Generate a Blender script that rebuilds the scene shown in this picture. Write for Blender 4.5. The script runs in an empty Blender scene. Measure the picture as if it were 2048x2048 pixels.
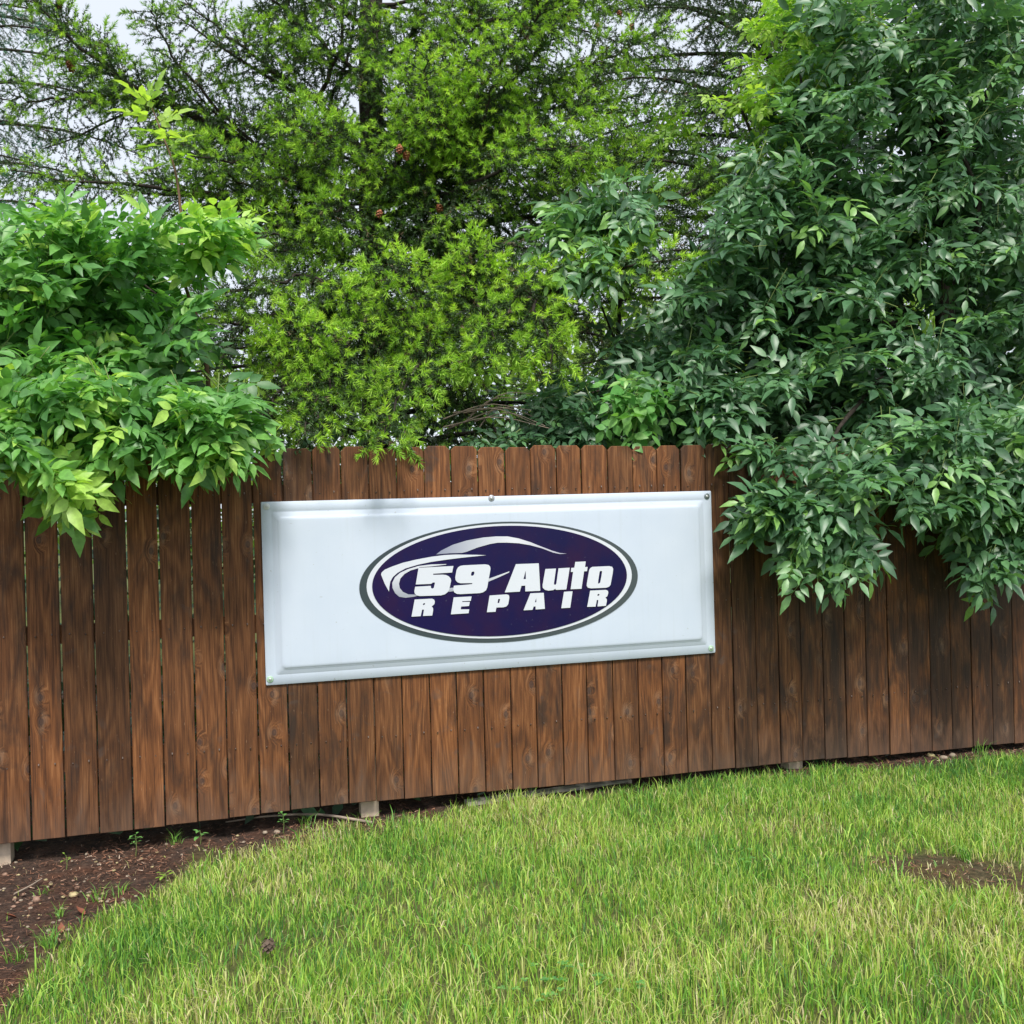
import bpy, math, random
import numpy as np
from mathutils import Matrix, Vector

rng = np.random.default_rng(7)
random.seed(7)
R = math.radians
S = bpy.context.scene
COL = S.collection

# ------------------------------------------------------------------ camera
CAM = np.array([0.0, 0.0, 1.54])
ROLL = R(1.45)
cr, sr = math.cos(ROLL), math.sin(ROLL)
cam_d = bpy.data.cameras.new('camera')
cam_d.sensor_width = 36; cam_d.lens = 36; cam_d.clip_start = 0.05; cam_d.clip_end = 600
cam = bpy.data.objects.new('camera', cam_d); COL.objects.link(cam)
cam.matrix_world = Matrix(((cr, sr, 0, 0), (0, 0, -1, 0), (-sr, cr, 0, CAM[2]), (0, 0, 0, 1)))
S.camera = cam

# ------------------------------------------------------------------ light
SUN_FROM = Vector((0.12, -0.68, 1.0)).normalized()
world = bpy.data.worlds.new('World'); S.world = world; world.use_nodes = True
wt = world.node_tree; wt.nodes.clear()
wo = wt.nodes.new('ShaderNodeOutputWorld'); bg = wt.nodes.new('ShaderNodeBackground')
sky = wt.nodes.new('ShaderNodeTexSky'); sky.sky_type = 'NISHITA'; sky.sun_disc = False
sky.sun_elevation = math.asin(SUN_FROM.z); sky.sun_rotation = math.atan2(SUN_FROM.x, SUN_FROM.y) % (2*math.pi)
mx = wt.nodes.new('ShaderNodeMix'); mx.data_type = 'RGBA'
mx.inputs[0].default_value = 0.88
mx.inputs[7].default_value = (5.4, 5.75, 6.3, 1)          # thin even overcast
wt.links.new(sky.outputs[0], mx.inputs[6]); wt.links.new(mx.outputs[2], bg.inputs[0])
bg.inputs[1].default_value = 0.1
wt.links.new(bg.outputs[0], wo.inputs[0])
sl = bpy.data.lights.new('sun', 'SUN'); sl.energy = 2.6; sl.angle = R(16); sl.color = (1, .96, .89)
so = bpy.data.objects.new('sun', sl); COL.objects.link(so)
so.rotation_mode = 'QUATERNION'; so.rotation_quaternion = SUN_FROM.to_track_quat('Z', 'Y'); so.location = SUN_FROM*30
S.view_settings.view_transform = 'Standard'; S.view_settings.look = 'None'
S.view_settings.gamma = 1; S.view_settings.use_curve_mapping = False
S.view_settings.exposure = 0.8

# ------------------------------------------------------------------ measuring helpers (photo pixel -> place)
def ray(px, py):
    x = (px-1024)/2048; y = (1024-py)/2048
    return np.array([x*cr+y*sr, 1.0, -x*sr+y*cr])
def at(px, py, Y): return CAM + ray(px, py)*Y
FY, FT = 5.4, R(16)
fd = np.array([math.cos(FT), math.sin(FT), 0]); fn = np.array([math.sin(FT), -math.cos(FT), 0])
FO = np.array([0, FY, 0])
def on_fence(px, py, off=0.0):
    "point of the vertical fence plane moved off metres to the lawn side, as (s, z)"
    d = ray(px, py); t = np.dot(FO+fn*off-CAM, fn)/np.dot(d, fn)
    p = CAM+d*t
    return np.dot(p-FO, fd), p[2]
def fenceY(X): return FY + X*math.tan(FT)
def Yf(px):
    "distance at which a view ray of that column meets the fence"
    return FY/(1-math.tan(FT)*(px-1024)/2048)
def vnoise(x, y, sc, seed=0):
    g = np.random.default_rng(seed).random((64, 64))
    x = np.asarray(x)*sc; y = np.asarray(y)*sc
    xi = np.floor(x).astype(int); yi = np.floor(y).astype(int)
    fx = x-xi; fy = y-yi; fx = fx*fx*(3-2*fx); fy = fy*fy*(3-2*fy)
    a = g[xi % 64, yi % 64]; b = g[(xi+1) % 64, yi % 64]; c = g[xi % 64, (yi+1) % 64]; d = g[(xi+1) % 64, (yi+1) % 64]
    return (a*(1-fx)+b*fx)*(1-fy)+(c*(1-fx)+d*fx)*fy
def ground_z(x, y):
    x = np.asarray(x, float); y = np.asarray(y, float)
    z = -0.05*np.clip((-x-1.2)/1.4, 0, 1)
    near = np.exp(-((x/9)**2+((y-5)/9)**2))
    return z + near*0.035*(vnoise(x+20, y+20, 1.1, 1)-.5) + near*0.012*(vnoise(x+20, y+20, 5, 2)-.5)
def on_ground(px, py):
    d = ray(px, py); t = CAM[2]/-d[2]
    for _ in range(4):
        p = CAM+d*t; t = (CAM[2]-float(ground_z(p[0], p[1])))/-d[2]
    return CAM+d*t
def unit(v):
    v = np.asarray(v, float); return v/np.maximum(np.linalg.norm(v, axis=-1, keepdims=True), 1e-9)
def project(P):
    P = np.atleast_2d(P); q = P-CAM
    x = q[:, 0]/q[:, 1]; z = q[:, 2]/q[:, 1]
    ix = x*cr - z*sr; iy = x*sr + z*cr
    return ix*2048+1024, 1024-iy*2048

# ------------------------------------------------------------------ object helpers
def mesh(name, V, F, tint=None, smooth=True):
    V = np.ascontiguousarray(V, dtype=np.float32); F = np.ascontiguousarray(F, dtype=np.int32)
    k = F.shape[1]
    me = bpy.data.meshes.new(name)
    me.vertices.add(len(V)); me.vertices.foreach_set('co', V.ravel())
    me.loops.add(F.size); me.loops.foreach_set('vertex_index', F.ravel())
    me.polygons.add(len(F)); me.polygons.foreach_set('loop_start', np.arange(len(F), dtype=np.int32)*k)
    if tint is not None:
        a = me.attributes.new('tint', 'FLOAT', 'POINT'); a.data.foreach_set('value', np.ascontiguousarray(tint, dtype=np.float32))
    me.polygons.foreach_set('use_smooth', np.full(len(F), smooth))
    me.update(calc_edges=True)
    return me
def pmesh(name, V, F, smooth=False):
    me = bpy.data.meshes.new(name); me.from_pydata([tuple(map(float, v)) for v in V], [], F)
    me.polygons.foreach_set('use_smooth', [smooth]*len(me.polygons)); me.update(); return me
def ob(name, me, mat=None, parent=None, kind=None, loc=None):
    o = bpy.data.objects.new(name, me); COL.objects.link(o)
    if mat is not None and not me.materials: me.materials.append(mat)
    if parent is not None:
        o.parent = parent
        if loc is None and parent.get('world_base'): o.location = [-c for c in parent['world_base']]
    if loc is not None: o.location = loc
    if kind: o['kind'] = kind
    return o
def tag(o, label, cat, group=None):
    o['label'] = label; o['category'] = cat
    if group: o['group'] = group
    return o
def thing(name, label, cat, base=(0, 0, 0), group=None):
    o = bpy.data.objects.new(name, None); COL.objects.link(o); o.location = [float(c) for c in base]
    o.empty_display_size = .1
    tag(o, label, cat, group); BASE[o.name] = np.array(base, float)
    return o
BASE = {}
def wob(name, me, mat, parent, kind=None):
    "child whose mesh is in world coordinates"
    return ob(name, me, mat, parent, kind, loc=[-float(c) for c in BASE[parent.name]])
def box(x0, x1, y0, y1, z0, z1):
    V = [(x0, y0, z0), (x1, y0, z0), (x1, y1, z0), (x0, y1, z0), (x0, y0, z1), (x1, y0, z1), (x1, y1, z1), (x0, y1, z1)]
    F = [(0, 3, 2, 1), (4, 5, 6, 7), (0, 1, 5, 4), (1, 2, 6, 5), (2, 3, 7, 6), (3, 0, 4, 7)]
    return V, F
def tube(P, r, n=6, cap=True):
    P = np.asarray(P, float); m = len(P); r = np.broadcast_to(np.asarray(r, float), (m,))
    T = unit(np.gradient(P, axis=0)) if m > 1 else np.array([[0, 0, 1.]])
    ref = np.array([0.31, 0.17, 0.93]); ref = np.where(np.abs(T@ref)[:, None] > .95, np.array([1., 0, 0]), ref)
    A = unit(np.cross(T, ref)); B = np.cross(T, A)
    a = np.arange(n)*2*math.pi/n
    V = (P[:, None] + r[:, None, None]*(np.cos(a)[None, :, None]*A[:, None]+np.sin(a)[None, :, None]*B[:, None])).reshape(-1, 3)
    i, j = np.meshgrid(np.arange(m-1), np.arange(n), indexing='ij'); i = i.ravel(); j = j.ravel(); j2 = (j+1) % n
    F = np.concatenate([np.stack([i*n+j, i*n+j2, (i+1)*n+j2], 1), np.stack([i*n+j, (i+1)*n+j2, (i+1)*n+j], 1)])
    return V, F
class Acc:
    def __init__(s): s.V = []; s.F = []; s.T = []; s.n = 0
    def add(s, V, F, t=0.0):
        V = np.asarray(V, float).reshape(-1, 3)
        s.V.append(V); s.F.append(np.asarray(F)+s.n); s.T.append(np.broadcast_to(np.asarray(t, float), (len(V),))); s.n += len(V)
    def mesh(s, name, smooth=True): return mesh(name, np.concatenate(s.V), np.concatenate(s.F), np.concatenate(s.T), smooth)
def curve(P, n):
    "smooth resample (Catmull-Rom) of a polyline"
    P = np.asarray(P, float); Q = np.vstack([2*P[0]-P[1], P, 2*P[-1]-P[-2]])
    t = np.linspace(0, len(P)-1-1e-6, n); i = t.astype(int); f = (t-i)[:, None]
    a, b, c, d = Q[i], Q[i+1], Q[i+2], Q[i+3]
    return .5*(2*b+(c-a)*f+(2*a-5*b+4*c-d)*f**2+(3*b-a-3*c+d)*f**3)

# ------------------------------------------------------------------ materials
def mat(name):
    m = bpy.data.materials.new(name); m.use_nodes = True; nt = m.node_tree
    return m, nt, nt.nodes['Principled BSDF'], nt.nodes['Material Output']
def N(nt, t, **kw):
    n = nt.nodes.new(t)
    for k, v in kw.items(): setattr(n, k, v)
    return n
def ramp(nt, src, stops, interp='LINEAR'):
    r = nt.nodes.new('ShaderNodeValToRGB'); r.color_ramp.interpolation = interp
    e = r.color_ramp.elements
    while len(e) < len(stops): e.new(.5)
    for q, (p, c) in zip(e, stops):
        q.position = p; q.color = (c, c, c, 1) if isinstance(c, (int, float)) else (*c, 1)
    if src is not None: nt.links.new(src, r.inputs[0])
    return r.outputs[0]
def mixc(nt, f, a, b, blend='MIX'):
    m = nt.nodes.new('ShaderNodeMix'); m.data_type = 'RGBA'; m.blend_type = blend
    for i, v in ((0, f), (6, a), (7, b)):
        if hasattr(v, 'is_linked'): nt.links.new(v, m.inputs[i])
        elif i == 0: m.inputs[0].default_value = v
        else: m.inputs[i].default_value = (*v, 1)
    return m.outputs[2]
def mth(nt, op, a, b=None, c=None):
    m = nt.nodes.new('ShaderNodeMath'); m.operation = op
    for i, v in enumerate((a, b, c)):
        if v is None: continue
        if hasattr(v, 'is_linked'): nt.links.new(v, m.inputs[i])
        else: m.inputs[i].default_value = v
    return m.outputs[0]
def noise(nt, vec, scale, detail=4, rough=.55, dist=0):
    n = nt.nodes.new('ShaderNodeTexNoise'); n.inputs['Scale'].default_value = scale; n.inputs['Detail'].default_value = detail
    n.inputs['Roughness'].default_value = rough; n.inputs['Distortion'].default_value = dist
    if vec is not None: nt.links.new(vec, n.inputs['Vector'])
    return n.outputs['Fac']
def vscale(nt, vec, s, off=None):
    m = nt.nodes.new('ShaderNodeVectorMath'); m.operation = 'MULTIPLY_ADD'
    nt.links.new(vec, m.inputs[0]); m.inputs[1].default_value = s
    if off is not None: nt.links.new(off, m.inputs[2])
    return m.outputs[0]
def bump(nt, h, strength, dist, bsdf):
    b = nt.nodes.new('ShaderNodeBump'); b.inputs['Strength'].default_value = strength; b.inputs['Distance'].default_value = dist
    nt.links.new(h, b.inputs['Height']); nt.links.new(b.outputs[0], bsdf.inputs['Normal'])
def leafmat(name, stops, rough=.42, spec=.5, trans=.3, back=1.25, veins=0.0):
    "foliage: colour by the per-leaf value, paler underside, some light through"
    m, nt, b, out = mat(name)
    at_ = N(nt, 'ShaderNodeAttribute', attribute_name='tint')
    c = ramp(nt, at_.outputs['Fac'], stops)
    tc = N(nt, 'ShaderNodeTexCoord')
    v = noise(nt, tc.outputs['Object'], 45, 2)
    c = mixc(nt, 1.0, c, ramp(nt, v, [(.3, .82), (.7, 1.15)]), 'MULTIPLY')
    geo = N(nt, 'ShaderNodeNewGeometry')
    pale = mixc(nt, 1.0, c, (back, back*1.02, back*1.1), 'MULTIPLY')
    cc = mixc(nt, geo.outputs['Backfacing'], c, pale)
    nt.links.new(cc, b.inputs['Base Color']); b.inputs['Roughness'].default_value = rough
    b.inputs['Specular IOR Level'].default_value = spec
    tr = N(nt, 'ShaderNodeBsdfTranslucent')
    nt.links.new(mixc(nt, 1.0, cc, (1.5, 1.45, .6), 'MULTIPLY'), tr.inputs[0])
    ms = N(nt, 'ShaderNodeMixShader'); ms.inputs[0].default_value = trans
    nt.links.new(b.outputs[0], ms.inputs[1]); nt.links.new(tr.outputs[0], ms.inputs[2]); nt.links.new(ms.outputs[0], out.inputs[0])
    return m
def plain(name, col, rough=.6, spec=.5, metal=0, var=.25, sc=30):
    m, nt, b, out = mat(name)
    tc = N(nt, 'ShaderNodeTexCoord')
    n = noise(nt, tc.outputs['Object'], sc, 5)
    c = mixc(nt, 1.0, col, ramp(nt, n, [(.25, 1-var), (.75, 1+var)]), 'MULTIPLY')
    nt.links.new(c, b.inputs['Base Color']); b.inputs['Roughness'].default_value = rough
    b.inputs['Specular IOR Level'].default_value = spec; b.inputs['Metallic'].default_value = metal
    return m

def wood_material():
    m, nt, b, out = mat('stained_fence_wood')
    tc = N(nt, 'ShaderNodeTexCoord'); oi = N(nt, 'ShaderNodeObjectInfo')
    off = N(nt, 'ShaderNodeCombineXYZ')
    nt.links.new(mth(nt, 'MULTIPLY', oi.outputs['Random'], 37.0), off.inputs[0])
    nt.links.new(mth(nt, 'MULTIPLY', oi.outputs['Random'], 91.0), off.inputs[2])
    P = tc.outputs['Object']
    # knots: cells stretched along the board
    k3 = N(nt, 'ShaderNodeSeparateXYZ'); nt.links.new(vscale(nt, P, (7.0, 0, 4.6), off.outputs[0]), k3.inputs[0])
    kc = N(nt, 'ShaderNodeCombineXYZ'); nt.links.new(k3.outputs[0], kc.inputs[0]); nt.links.new(k3.outputs[2], kc.inputs[1]); kv = kc.outputs[0]
    vo = N(nt, 'ShaderNodeTexVoronoi', voronoi_dimensions='2D'); vo.inputs['Scale'].default_value = 1.0; vo.inputs['Randomness'].default_value = .9
    nt.links.new(kv, vo.inputs['Vector'])
    kd = vo.outputs['Distance']
    ks = N(nt, 'ShaderNodeSeparateColor'); nt.links.new(vo.outputs['Color'], ks.inputs[0])
    has = ramp(nt, ks.outputs[0], [(.70, 0.0), (.75, 1.0)])
    near = mth(nt, 'MULTIPLY', ramp(nt, kd, [(.03, 1.0), (.30, 0.0)]), has)
    knot = mth(nt, 'MULTIPLY', ramp(nt, kd, [(.06, 1.0), (.12, 0.0)]), has)
    # grain coordinates pushed aside by the knots
    wv = N(nt, 'ShaderNodeVectorMath', operation='ADD')
    nt.links.new(vscale(nt, P, (1, 1, 1), off.outputs[0]), wv.inputs[0])
    cx = N(nt, 'ShaderNodeCombineXYZ'); nt.links.new(mth(nt, 'MULTIPLY', near, .05), cx.inputs[0]); nt.links.new(cx.outputs[0], wv.inputs[1])
    G = wv.outputs[0]
    fine = noise(nt, vscale(nt, G, (150, 60, 5)), 1.0, 5, .6)
    coarse = noise(nt, vscale(nt, G, (26, 10, 1.1)), 1.0, 4, .5, .3)
    arch = noise(nt, vscale(nt, G, (7, 3, .9)), 1.0, 2, .4)
    rings = mth(nt, 'SINE', mth(nt, 'MULTIPLY', arch, 75.0))
    rk = mth(nt, 'MULTIPLY', mth(nt, 'SINE', mth(nt, 'MULTIPLY', mth(nt, 'ADD', kd, mth(nt, 'MULTIPLY', coarse, .12)), 95.0)), near)
    g = mth(nt, 'ADD', mth(nt, 'MULTIPLY', fine, .72), mth(nt, 'MULTIPLY', coarse, .38))
    g = mth(nt, 'ADD', g, mth(nt, 'MULTIPLY', rings, .06))
    g = mth(nt, 'ADD', g, mth(nt, 'MULTIPLY', rk, .085))
    col = ramp(nt, g, [(.30, (.022, .010, .006)), (.45, (.084, .033, .0125)), (.60, (.155, .063, .023)), (.78, (.28, .135, .058))])
    # each board took the stain differently
    tone = ramp(nt, oi.outputs['Random'], [(0, (.46, .48, .52)), (.25, (.82, .80, .78)), (.7, (1.12, 1.02, .92)), (1, (1.38, 1.26, 1.12))])
    col = mixc(nt, 1.0, col, tone, 'MULTIPLY')
    # dark weathered blotches of old stain and mould, thicker rightward: dampness plus tree shade painted in
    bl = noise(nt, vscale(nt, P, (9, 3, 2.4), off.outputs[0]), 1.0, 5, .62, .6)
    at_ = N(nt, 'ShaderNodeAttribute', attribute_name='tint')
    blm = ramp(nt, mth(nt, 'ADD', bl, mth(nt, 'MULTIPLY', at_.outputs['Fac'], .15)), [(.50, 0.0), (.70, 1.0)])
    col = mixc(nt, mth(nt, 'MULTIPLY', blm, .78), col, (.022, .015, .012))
    # worn pale spots where stain has gone, round the knots
    wr = noise(nt, vscale(nt, P, (30, 10, 7), off.outputs[0]), 1.0, 4, .6)
    wm = mth(nt, 'MULTIPLY', ramp(nt, wr, [(.46, 0.0), (.60, 1.0)]), near)
    col = mixc(nt, mth(nt, 'MULTIPLY', wm, .6), col, (.30, .18, .11))
    col = mixc(nt, mth(nt, 'MULTIPLY', knot, .7), col, (.05, .032, .028))
    sm = noise(nt, vscale(nt, P, (11, 4, 8), off.outputs[0]), 1.0, 3, .5, .8)
    col = mixc(nt, ramp(nt, sm, [(.64, 0.0), (.76, .5)]), col, (.07, .055, .05))
    sc_ = noise(nt, vscale(nt, P, (190, 60, 28), off.outputs[0]), 1.0, 2, .5)
    col = mixc(nt, ramp(nt, sc_, [(.70, 0.0), (.77, .75)]), col, (.34, .21, .13))
    # grey rain-splashed feet
    sx = N(nt, 'ShaderNodeSeparateXYZ'); nt.links.new(P, sx.inputs[0])
    ft = ramp(nt, mth(nt, 'ADD', sx.outputs[2], mth(nt, 'MULTIPLY', mth(nt, 'SUBTRACT', bl, .5), .9)), [(.0, .38), (.2, 0.0)])
    col = mixc(nt, ft, col, (.12, .085, .065))
    nt.links.new(col, b.inputs['Base Color'])
    nt.links.new(ramp(nt, fine, [(.3, .75), (.7, .55)]), b.inputs['Roughness'])
    b.inputs['Specular IOR Level'].default_value = .35
    bump(nt, mth(nt, 'ADD', g, mth(nt, 'MULTIPLY', knot, .25)), .45, .004, b)
    return m
M = {}
M['wood'] = wood_material()
M['raw_wood'] = plain('bare_post_wood', (.60, .48, .36), .8, .3, 0, .3, 22)
M['timber'] = plain('weathered_timber', (.42, .38, .33), .85, .25, 0, .3, 14)
M['bark'] = plain('dark_bark', (.038, .031, .025), .9, .2, 0, .55, 28)
M['twig_green'] = plain('green_twig', (.16, .22, .06), .6, .4, 0, .25, 20)
M['twig_brown'] = plain('brown_twig', (.17, .10, .06), .7, .3, 0, .3, 20)
M['dead'] = plain('dead_twig', (.30, .24, .19), .8, .3, 0, .3, 20)
M['leaf_ash'] = leafmat('ash_leaf', [(0, (.032, .092, .040)), (.4, (.075, .185, .082)), (.75, (.135, .30, .105)), (1, (.22, .43, .09))],   .44, .75, .24)
M['leaf_left'] = leafmat('left_shrub_leaf', [(0, (.045, .14, .036)), (.45, (.10, .27, .068)), (.78, (.17, .40, .085)), (1, (.38, .60, .11))], .44, .55, .30)
M['leaf_lime'] = leafmat('lime_leaf', [(0, (.10, .24, .03)), (.6, (.24, .44, .05)), (1, (.42, .60, .12))], .45, .45, .38)
M['leaf_shrub'] = leafmat('shrub_leaf', [(0, (.06, .20, .05)), (.6, (.12, .34, .08)), (1, (.22, .44, .12))], .45, .4, .30)
M['needle'] = leafmat('old_needle', [(0, (.024, .046, .018)), (.5, (.048, .095, .028)), (.85, (.075, .145, .035)), (1, (.14, .10, .055))], .5, .4, .12)
M['shoot'] = leafmat('new_needle', [(0, (.03, .075, .018)), (.3, (.085, .19, .03)), (.6, (.27, .48, .05)), (1, (.48, .68, .09))], .5, .35, .32)
M['shoot_blue'] = leafmat('blue_needle', [(0, (.03, .10, .06)), (1, (.09, .24, .15))], .5, .35, .2)
M['far_leaf'] = leafmat('far_leaf', [(0, (.05, .11, .025)), (.5, (.14, .26, .04)), (1, (.30, .42, .07))], .6, .3, .35)
M['grass'] = leafmat('grass_blade', [(0, (.045, .145, .030)), (.3, (.125, .31, .042)), (.55, (.29, .49, .060)), (.75, (.48, .57, .11)), (.9, (.54, .47, .26)), (1, (.58, .47, .31))], .5, .4, .22, 1.05)
M['litter'] = leafmat('needle_litter', [(0, (.028, .017, .012)), (.5, (.12, .058, .034)), (.85, (.29, .14, .08)), (1, (.46, .34, .24))], .8, .2, .0)
M['dry_leaf'] = plain('dry_leaf_red', (.20, .07, .04), .7, .3, 0, .35, 60)
M['pebble'] = plain('pebble_pale', (.30, .24, .18), .7, .4, 0, .35, 60)
M['pebble_tan'] = plain('pebble_tan', (.42, .34, .18), .7, .4, 0, .25, 60)
M['pebble_pink'] = plain('pebble_pink', (.28, .17, .12), .7, .4, 0, .3, 60)
M['cone'] = plain('cone_scale', (.10, .07, .05), .8, .3, 0, .5, 90)
M['cone_hang'] = plain('hanging_cone', (.30, .11, .055), .7, .3, 0, .4, 60)

# ------------------------------------------------------------------ ground
def lawn_mask(x, y):
    "1 on the lawn, 0 on the bare bed along the fence and in the worn patch"
    s = (x*fd[0]+(y-FY)*fd[1]); d = (x*fn[0]+(y-FY)*fn[1])          # along and out from the fence
    wob_ = .12*(vnoise(x+30, y+30, 2.3, 5)-.5)+.05*(vnoise(x+30, y+30, 8, 6)-.5)
    edge = np.interp(s, EDGE_S, EDGE_D)
    m = np.clip((d+np.where(s < -.4, 3.2, .8)*wob_-edge+.06)/np.where(s < -.4, .36, .14), 0, 1)
    c = PATCH; ex = (x-c[0])*.93+(y-c[1])*-.37; ey = (x-c[0])*.37+(y-c[1])*.93
    q = (ex/.30)**2+(ey/.15)**2
    return m*np.clip((q-.4+9*wob_)*.5, .30, 1)
_e = [on_ground(*p) for p in ((-60, 2110), (22, 2016), (72, 1936), (145, 1871), (235, 1817), (326, 1768), (391, 1712), (453, 1694), (543, 1680), (688, 1664), (740, 1660), (800, 1640), (950, 1610), (1100, 1590), (1300, 1560), (1500, 1545), (1590, 1556), (1650, 1538), (1800, 1534), (2040, 1516))]
EDGE_S = [float(np.dot(p-FO, fd)) for p in _e]; EDGE_D = [float(np.dot(p-FO, fn)) for p in _e]
_o = np.argsort(EDGE_S); EDGE_S = list(np.array(EDGE_S)[_o]); EDGE_D = list(np.array(EDGE_D)[_o])
EDGE_S = [-9]+EDGE_S+[9]; EDGE_D = [3.5]+EDGE_D+[.1]
PATCH = on_ground(1955, 1745)

def build_ground():
    gx = np.concatenate([[-220, -90, -40, -20, -10, -6], np.linspace(-4.2, 5.2, 190), [7, 11, 20, 40, 90, 220]])
    gy = np.concatenate([[-120, -40, -12, -4, 0, 1.5], np.linspace(2.4, 7.6, 110), [8.2, 9, 10, 12, 16, 25, 50, 110, 260]])
    X, Y = np.meshgrid(gx, gy, indexing='ij'); Z = ground_z(X, Y)
    lm = lawn_mask(X, Y)
    d = X*fn[0]+(Y-FY)*fn[1]
    lm = np.where(d < 0, np.where(d < -7, 1.0, 0.0), lm)
    rough = np.exp(-((X/6)**2+((Y-5)/5)**2))*(1-lm)*.03*(vnoise(X+9, Y+9, 9, 8)-.5)
    V = np.stack([X, Y, Z+rough-.004*lm], -1).reshape(-1, 3)
    n, mm = len(gx), len(gy); i, j = np.meshgrid(np.arange(n-1), np.arange(mm-1), indexing='ij'); i = i.ravel(); j = j.ravel()
    F = np.stack([i*mm+j, (i+1)*mm+j, (i+1)*mm+j+1, i*mm+j+1], 1)
    me = mesh('ground', V, F, lm.ravel())
    m, nt, b, out = mat('soil_and_thatch')
    tc = N(nt, 'ShaderNodeTexCoord'); a = N(nt, 'ShaderNodeAttribute', attribute_name='tint')
    n1 = noise(nt, tc.outputs['Object'], 38, 8, .7); n2 = noise(nt, tc.outputs['Object'], 6, 4)
    soil = ramp(nt, n1, [(.28, (.016, .011, .009)), (.5, (.055, .035, .027)), (.66, (.115, .072, .052)), (.82, (.30, .23, .18))])
    soil = mixc(nt, ramp(nt, n2, [(.45, 0.0), (.7, .5)]), soil, (.12, .046, .024))
    th = ramp(nt, n1, [(.3, (.045, .055, .018)), (.6, (.12, .13, .04)), (.8, (.24, .2, .09))])
    nt.links.new(mixc(nt, a.outputs['Fac'], soil, th), b.inputs['Base Color']); b.inputs['Roughness'].default_value = .95
    b.inputs['Specular IOR Level'].default_value = .2
    bump(nt, n1, .8, .02, b)
    o = ob('ground', me, m); o['kind'] = 'structure'
build_ground()

# ------------------------------------------------------------------ fence
BOT = [(-60, 1692), (64.5, 1680), (133, 1672), (200, 1665), (268, 1658), (331.5, 1650), (396, 1642), (458, 1635), (520.6, 1626.5), (580.8, 1618.5), (639.8, 1611), (697.4, 1605), (752.5, 1600), (808, 1597), (864, 1591), (917, 1586), (971, 1582), (1024.6, 1577.5), (1075.5, 1574), (1127, 1568.5), (1176.5, 1564.5), (1229, 1559.4), (1279, 1554.7), (1327, 1549.6), (1374, 1544), (1423, 1539), (1469, 1535), (1515, 1531), (1560, 1525.4), (1604, 1520), (1648, 1517), (1691.6, 1514), (1734, 1511), (1777, 1508), (1818.6, 1504.6), (1861, 1501), (1902.7, 1498), (1943, 1493), (1984, 1487), (2026, 1487), (2066, 1482)]
fence = thing('privacy_fence', 'brown stained wooden fence of dog-eared pickets behind the white sign', 'fence', FO)
fence.rotation_euler = (0, 0, FT)
es = [on_fence(px, py) for px, py in BOT]
edges = [e[0] for e in es]
zb = [(es[i][1]+es[i+1][1])/2 for i in range(len(es)-1)]
for k in range(14):                                                   # the fence goes on a little past the frame
    edges.insert(0, edges[0]-.141); zb.insert(0, zb[0]); edges.append(edges[-1]+.141); zb.append(zb[-1])
def picket_mesh(w, h, t, damp_and_shade):
    c = .021*random.uniform(.85, 1.15); e = .0025
    out = [(-w/2, 0), (w/2, 0), (w/2, h-c*1.05), (w/2-c, h), (-w/2+c, h), (-w/2, h-c*1.05)]
    inn = [(-w/2+e, e), (w/2-e, e), (w/2-e, h-c*1.05-e*.5), (w/2-c-e*.5, h-e), (-w/2+c+e*.5, h-e), (-w/2+e, h-c*1.05-e*.5)]
    V = [(x, -t, z) for x, z in inn]+[(x, -t+e, z) for x, z in out]+[(x, 0, z) for x, z in out]
    F = [tuple(range(6)), tuple(range(17, 11, -1))]
    for a in (0, 6):
        for i in range(6): j = (i+1) % 6; F.append((a+j, a+i, a+i+6, a+j+6))
    F = [tuple(reversed(f)) if k > 1 else f for k, f in enumerate(F)]
    me = pmesh('picket', V, F)
    a_ = me.attributes.new('tint', 'FLOAT', 'POINT'); a_.data.foreach_set('value', [damp_and_shade]*len(V))
    return me
ztop = 1.885
nails = Acc()
for i in range(len(edges)-1):
    gap = random.uniform(.006, .009) if edges[i] < -.95 else random.uniform(.0045, .0075)
    w = edges[i+1]-edges[i]-gap
    z0 = zb[i]; top = ztop+random.uniform(-.008, .008)+(.012 if 16 < i < 20 else 0)-(.03 if edges[i] < -1.3 else 0)
    sc = (edges[i]+edges[i+1])/2
    damp_and_shade = float(np.interp(sc, [-2.5, -.5, 1.2, 1.8, 3.2], [0.1, -.15, .1, .75, 1.0]))+random.uniform(-.25, .3)  # rises to the right: mould plus the overhanging tree's shade, as colour
    o = ob('picket', picket_mesh(w, top-z0, .016, damp_and_shade), M['wood'], fence, loc=(sc, random.uniform(-.003, .002), z0))
    o.rotation_euler = (random.uniform(-.002, .002), random.uniform(-.0012, .0012), random.uniform(-.03, .03))
    for zr in (.42, 1.02, 1.66):
        for dx in (-.035, .035):
            V, F = tube([(sc+dx, -.0185, zr+random.uniform(-.01, .01)), (sc+dx, -.0215, zr)], [.0035, .003], 6)
            nails.add(V, F); c0 = nails.n-6; nails.F[-1] = np.vstack([nails.F[-1], [[c0, c0+2, c0+1], [c0, c0+3, c0+2], [c0, c0+4, c0+3], [c0, c0+5, c0+4]]])
ob('nail', nails.mesh('nail'), plain('rusty_nail', (.16, .12, .10), .6, .5, .4), fence, 'stuff', loc=(0, 0, 0))
s0, s1 = edges[0]-.02, edges[-1]+.02
for zr in (.42, 1.02, 1.66):
    ob('rail', pmesh('rail', *box(s0, s1, .004, .042, zr-.044, zr+.044)), M['wood'], fence, loc=(0, 0, 0))
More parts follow.
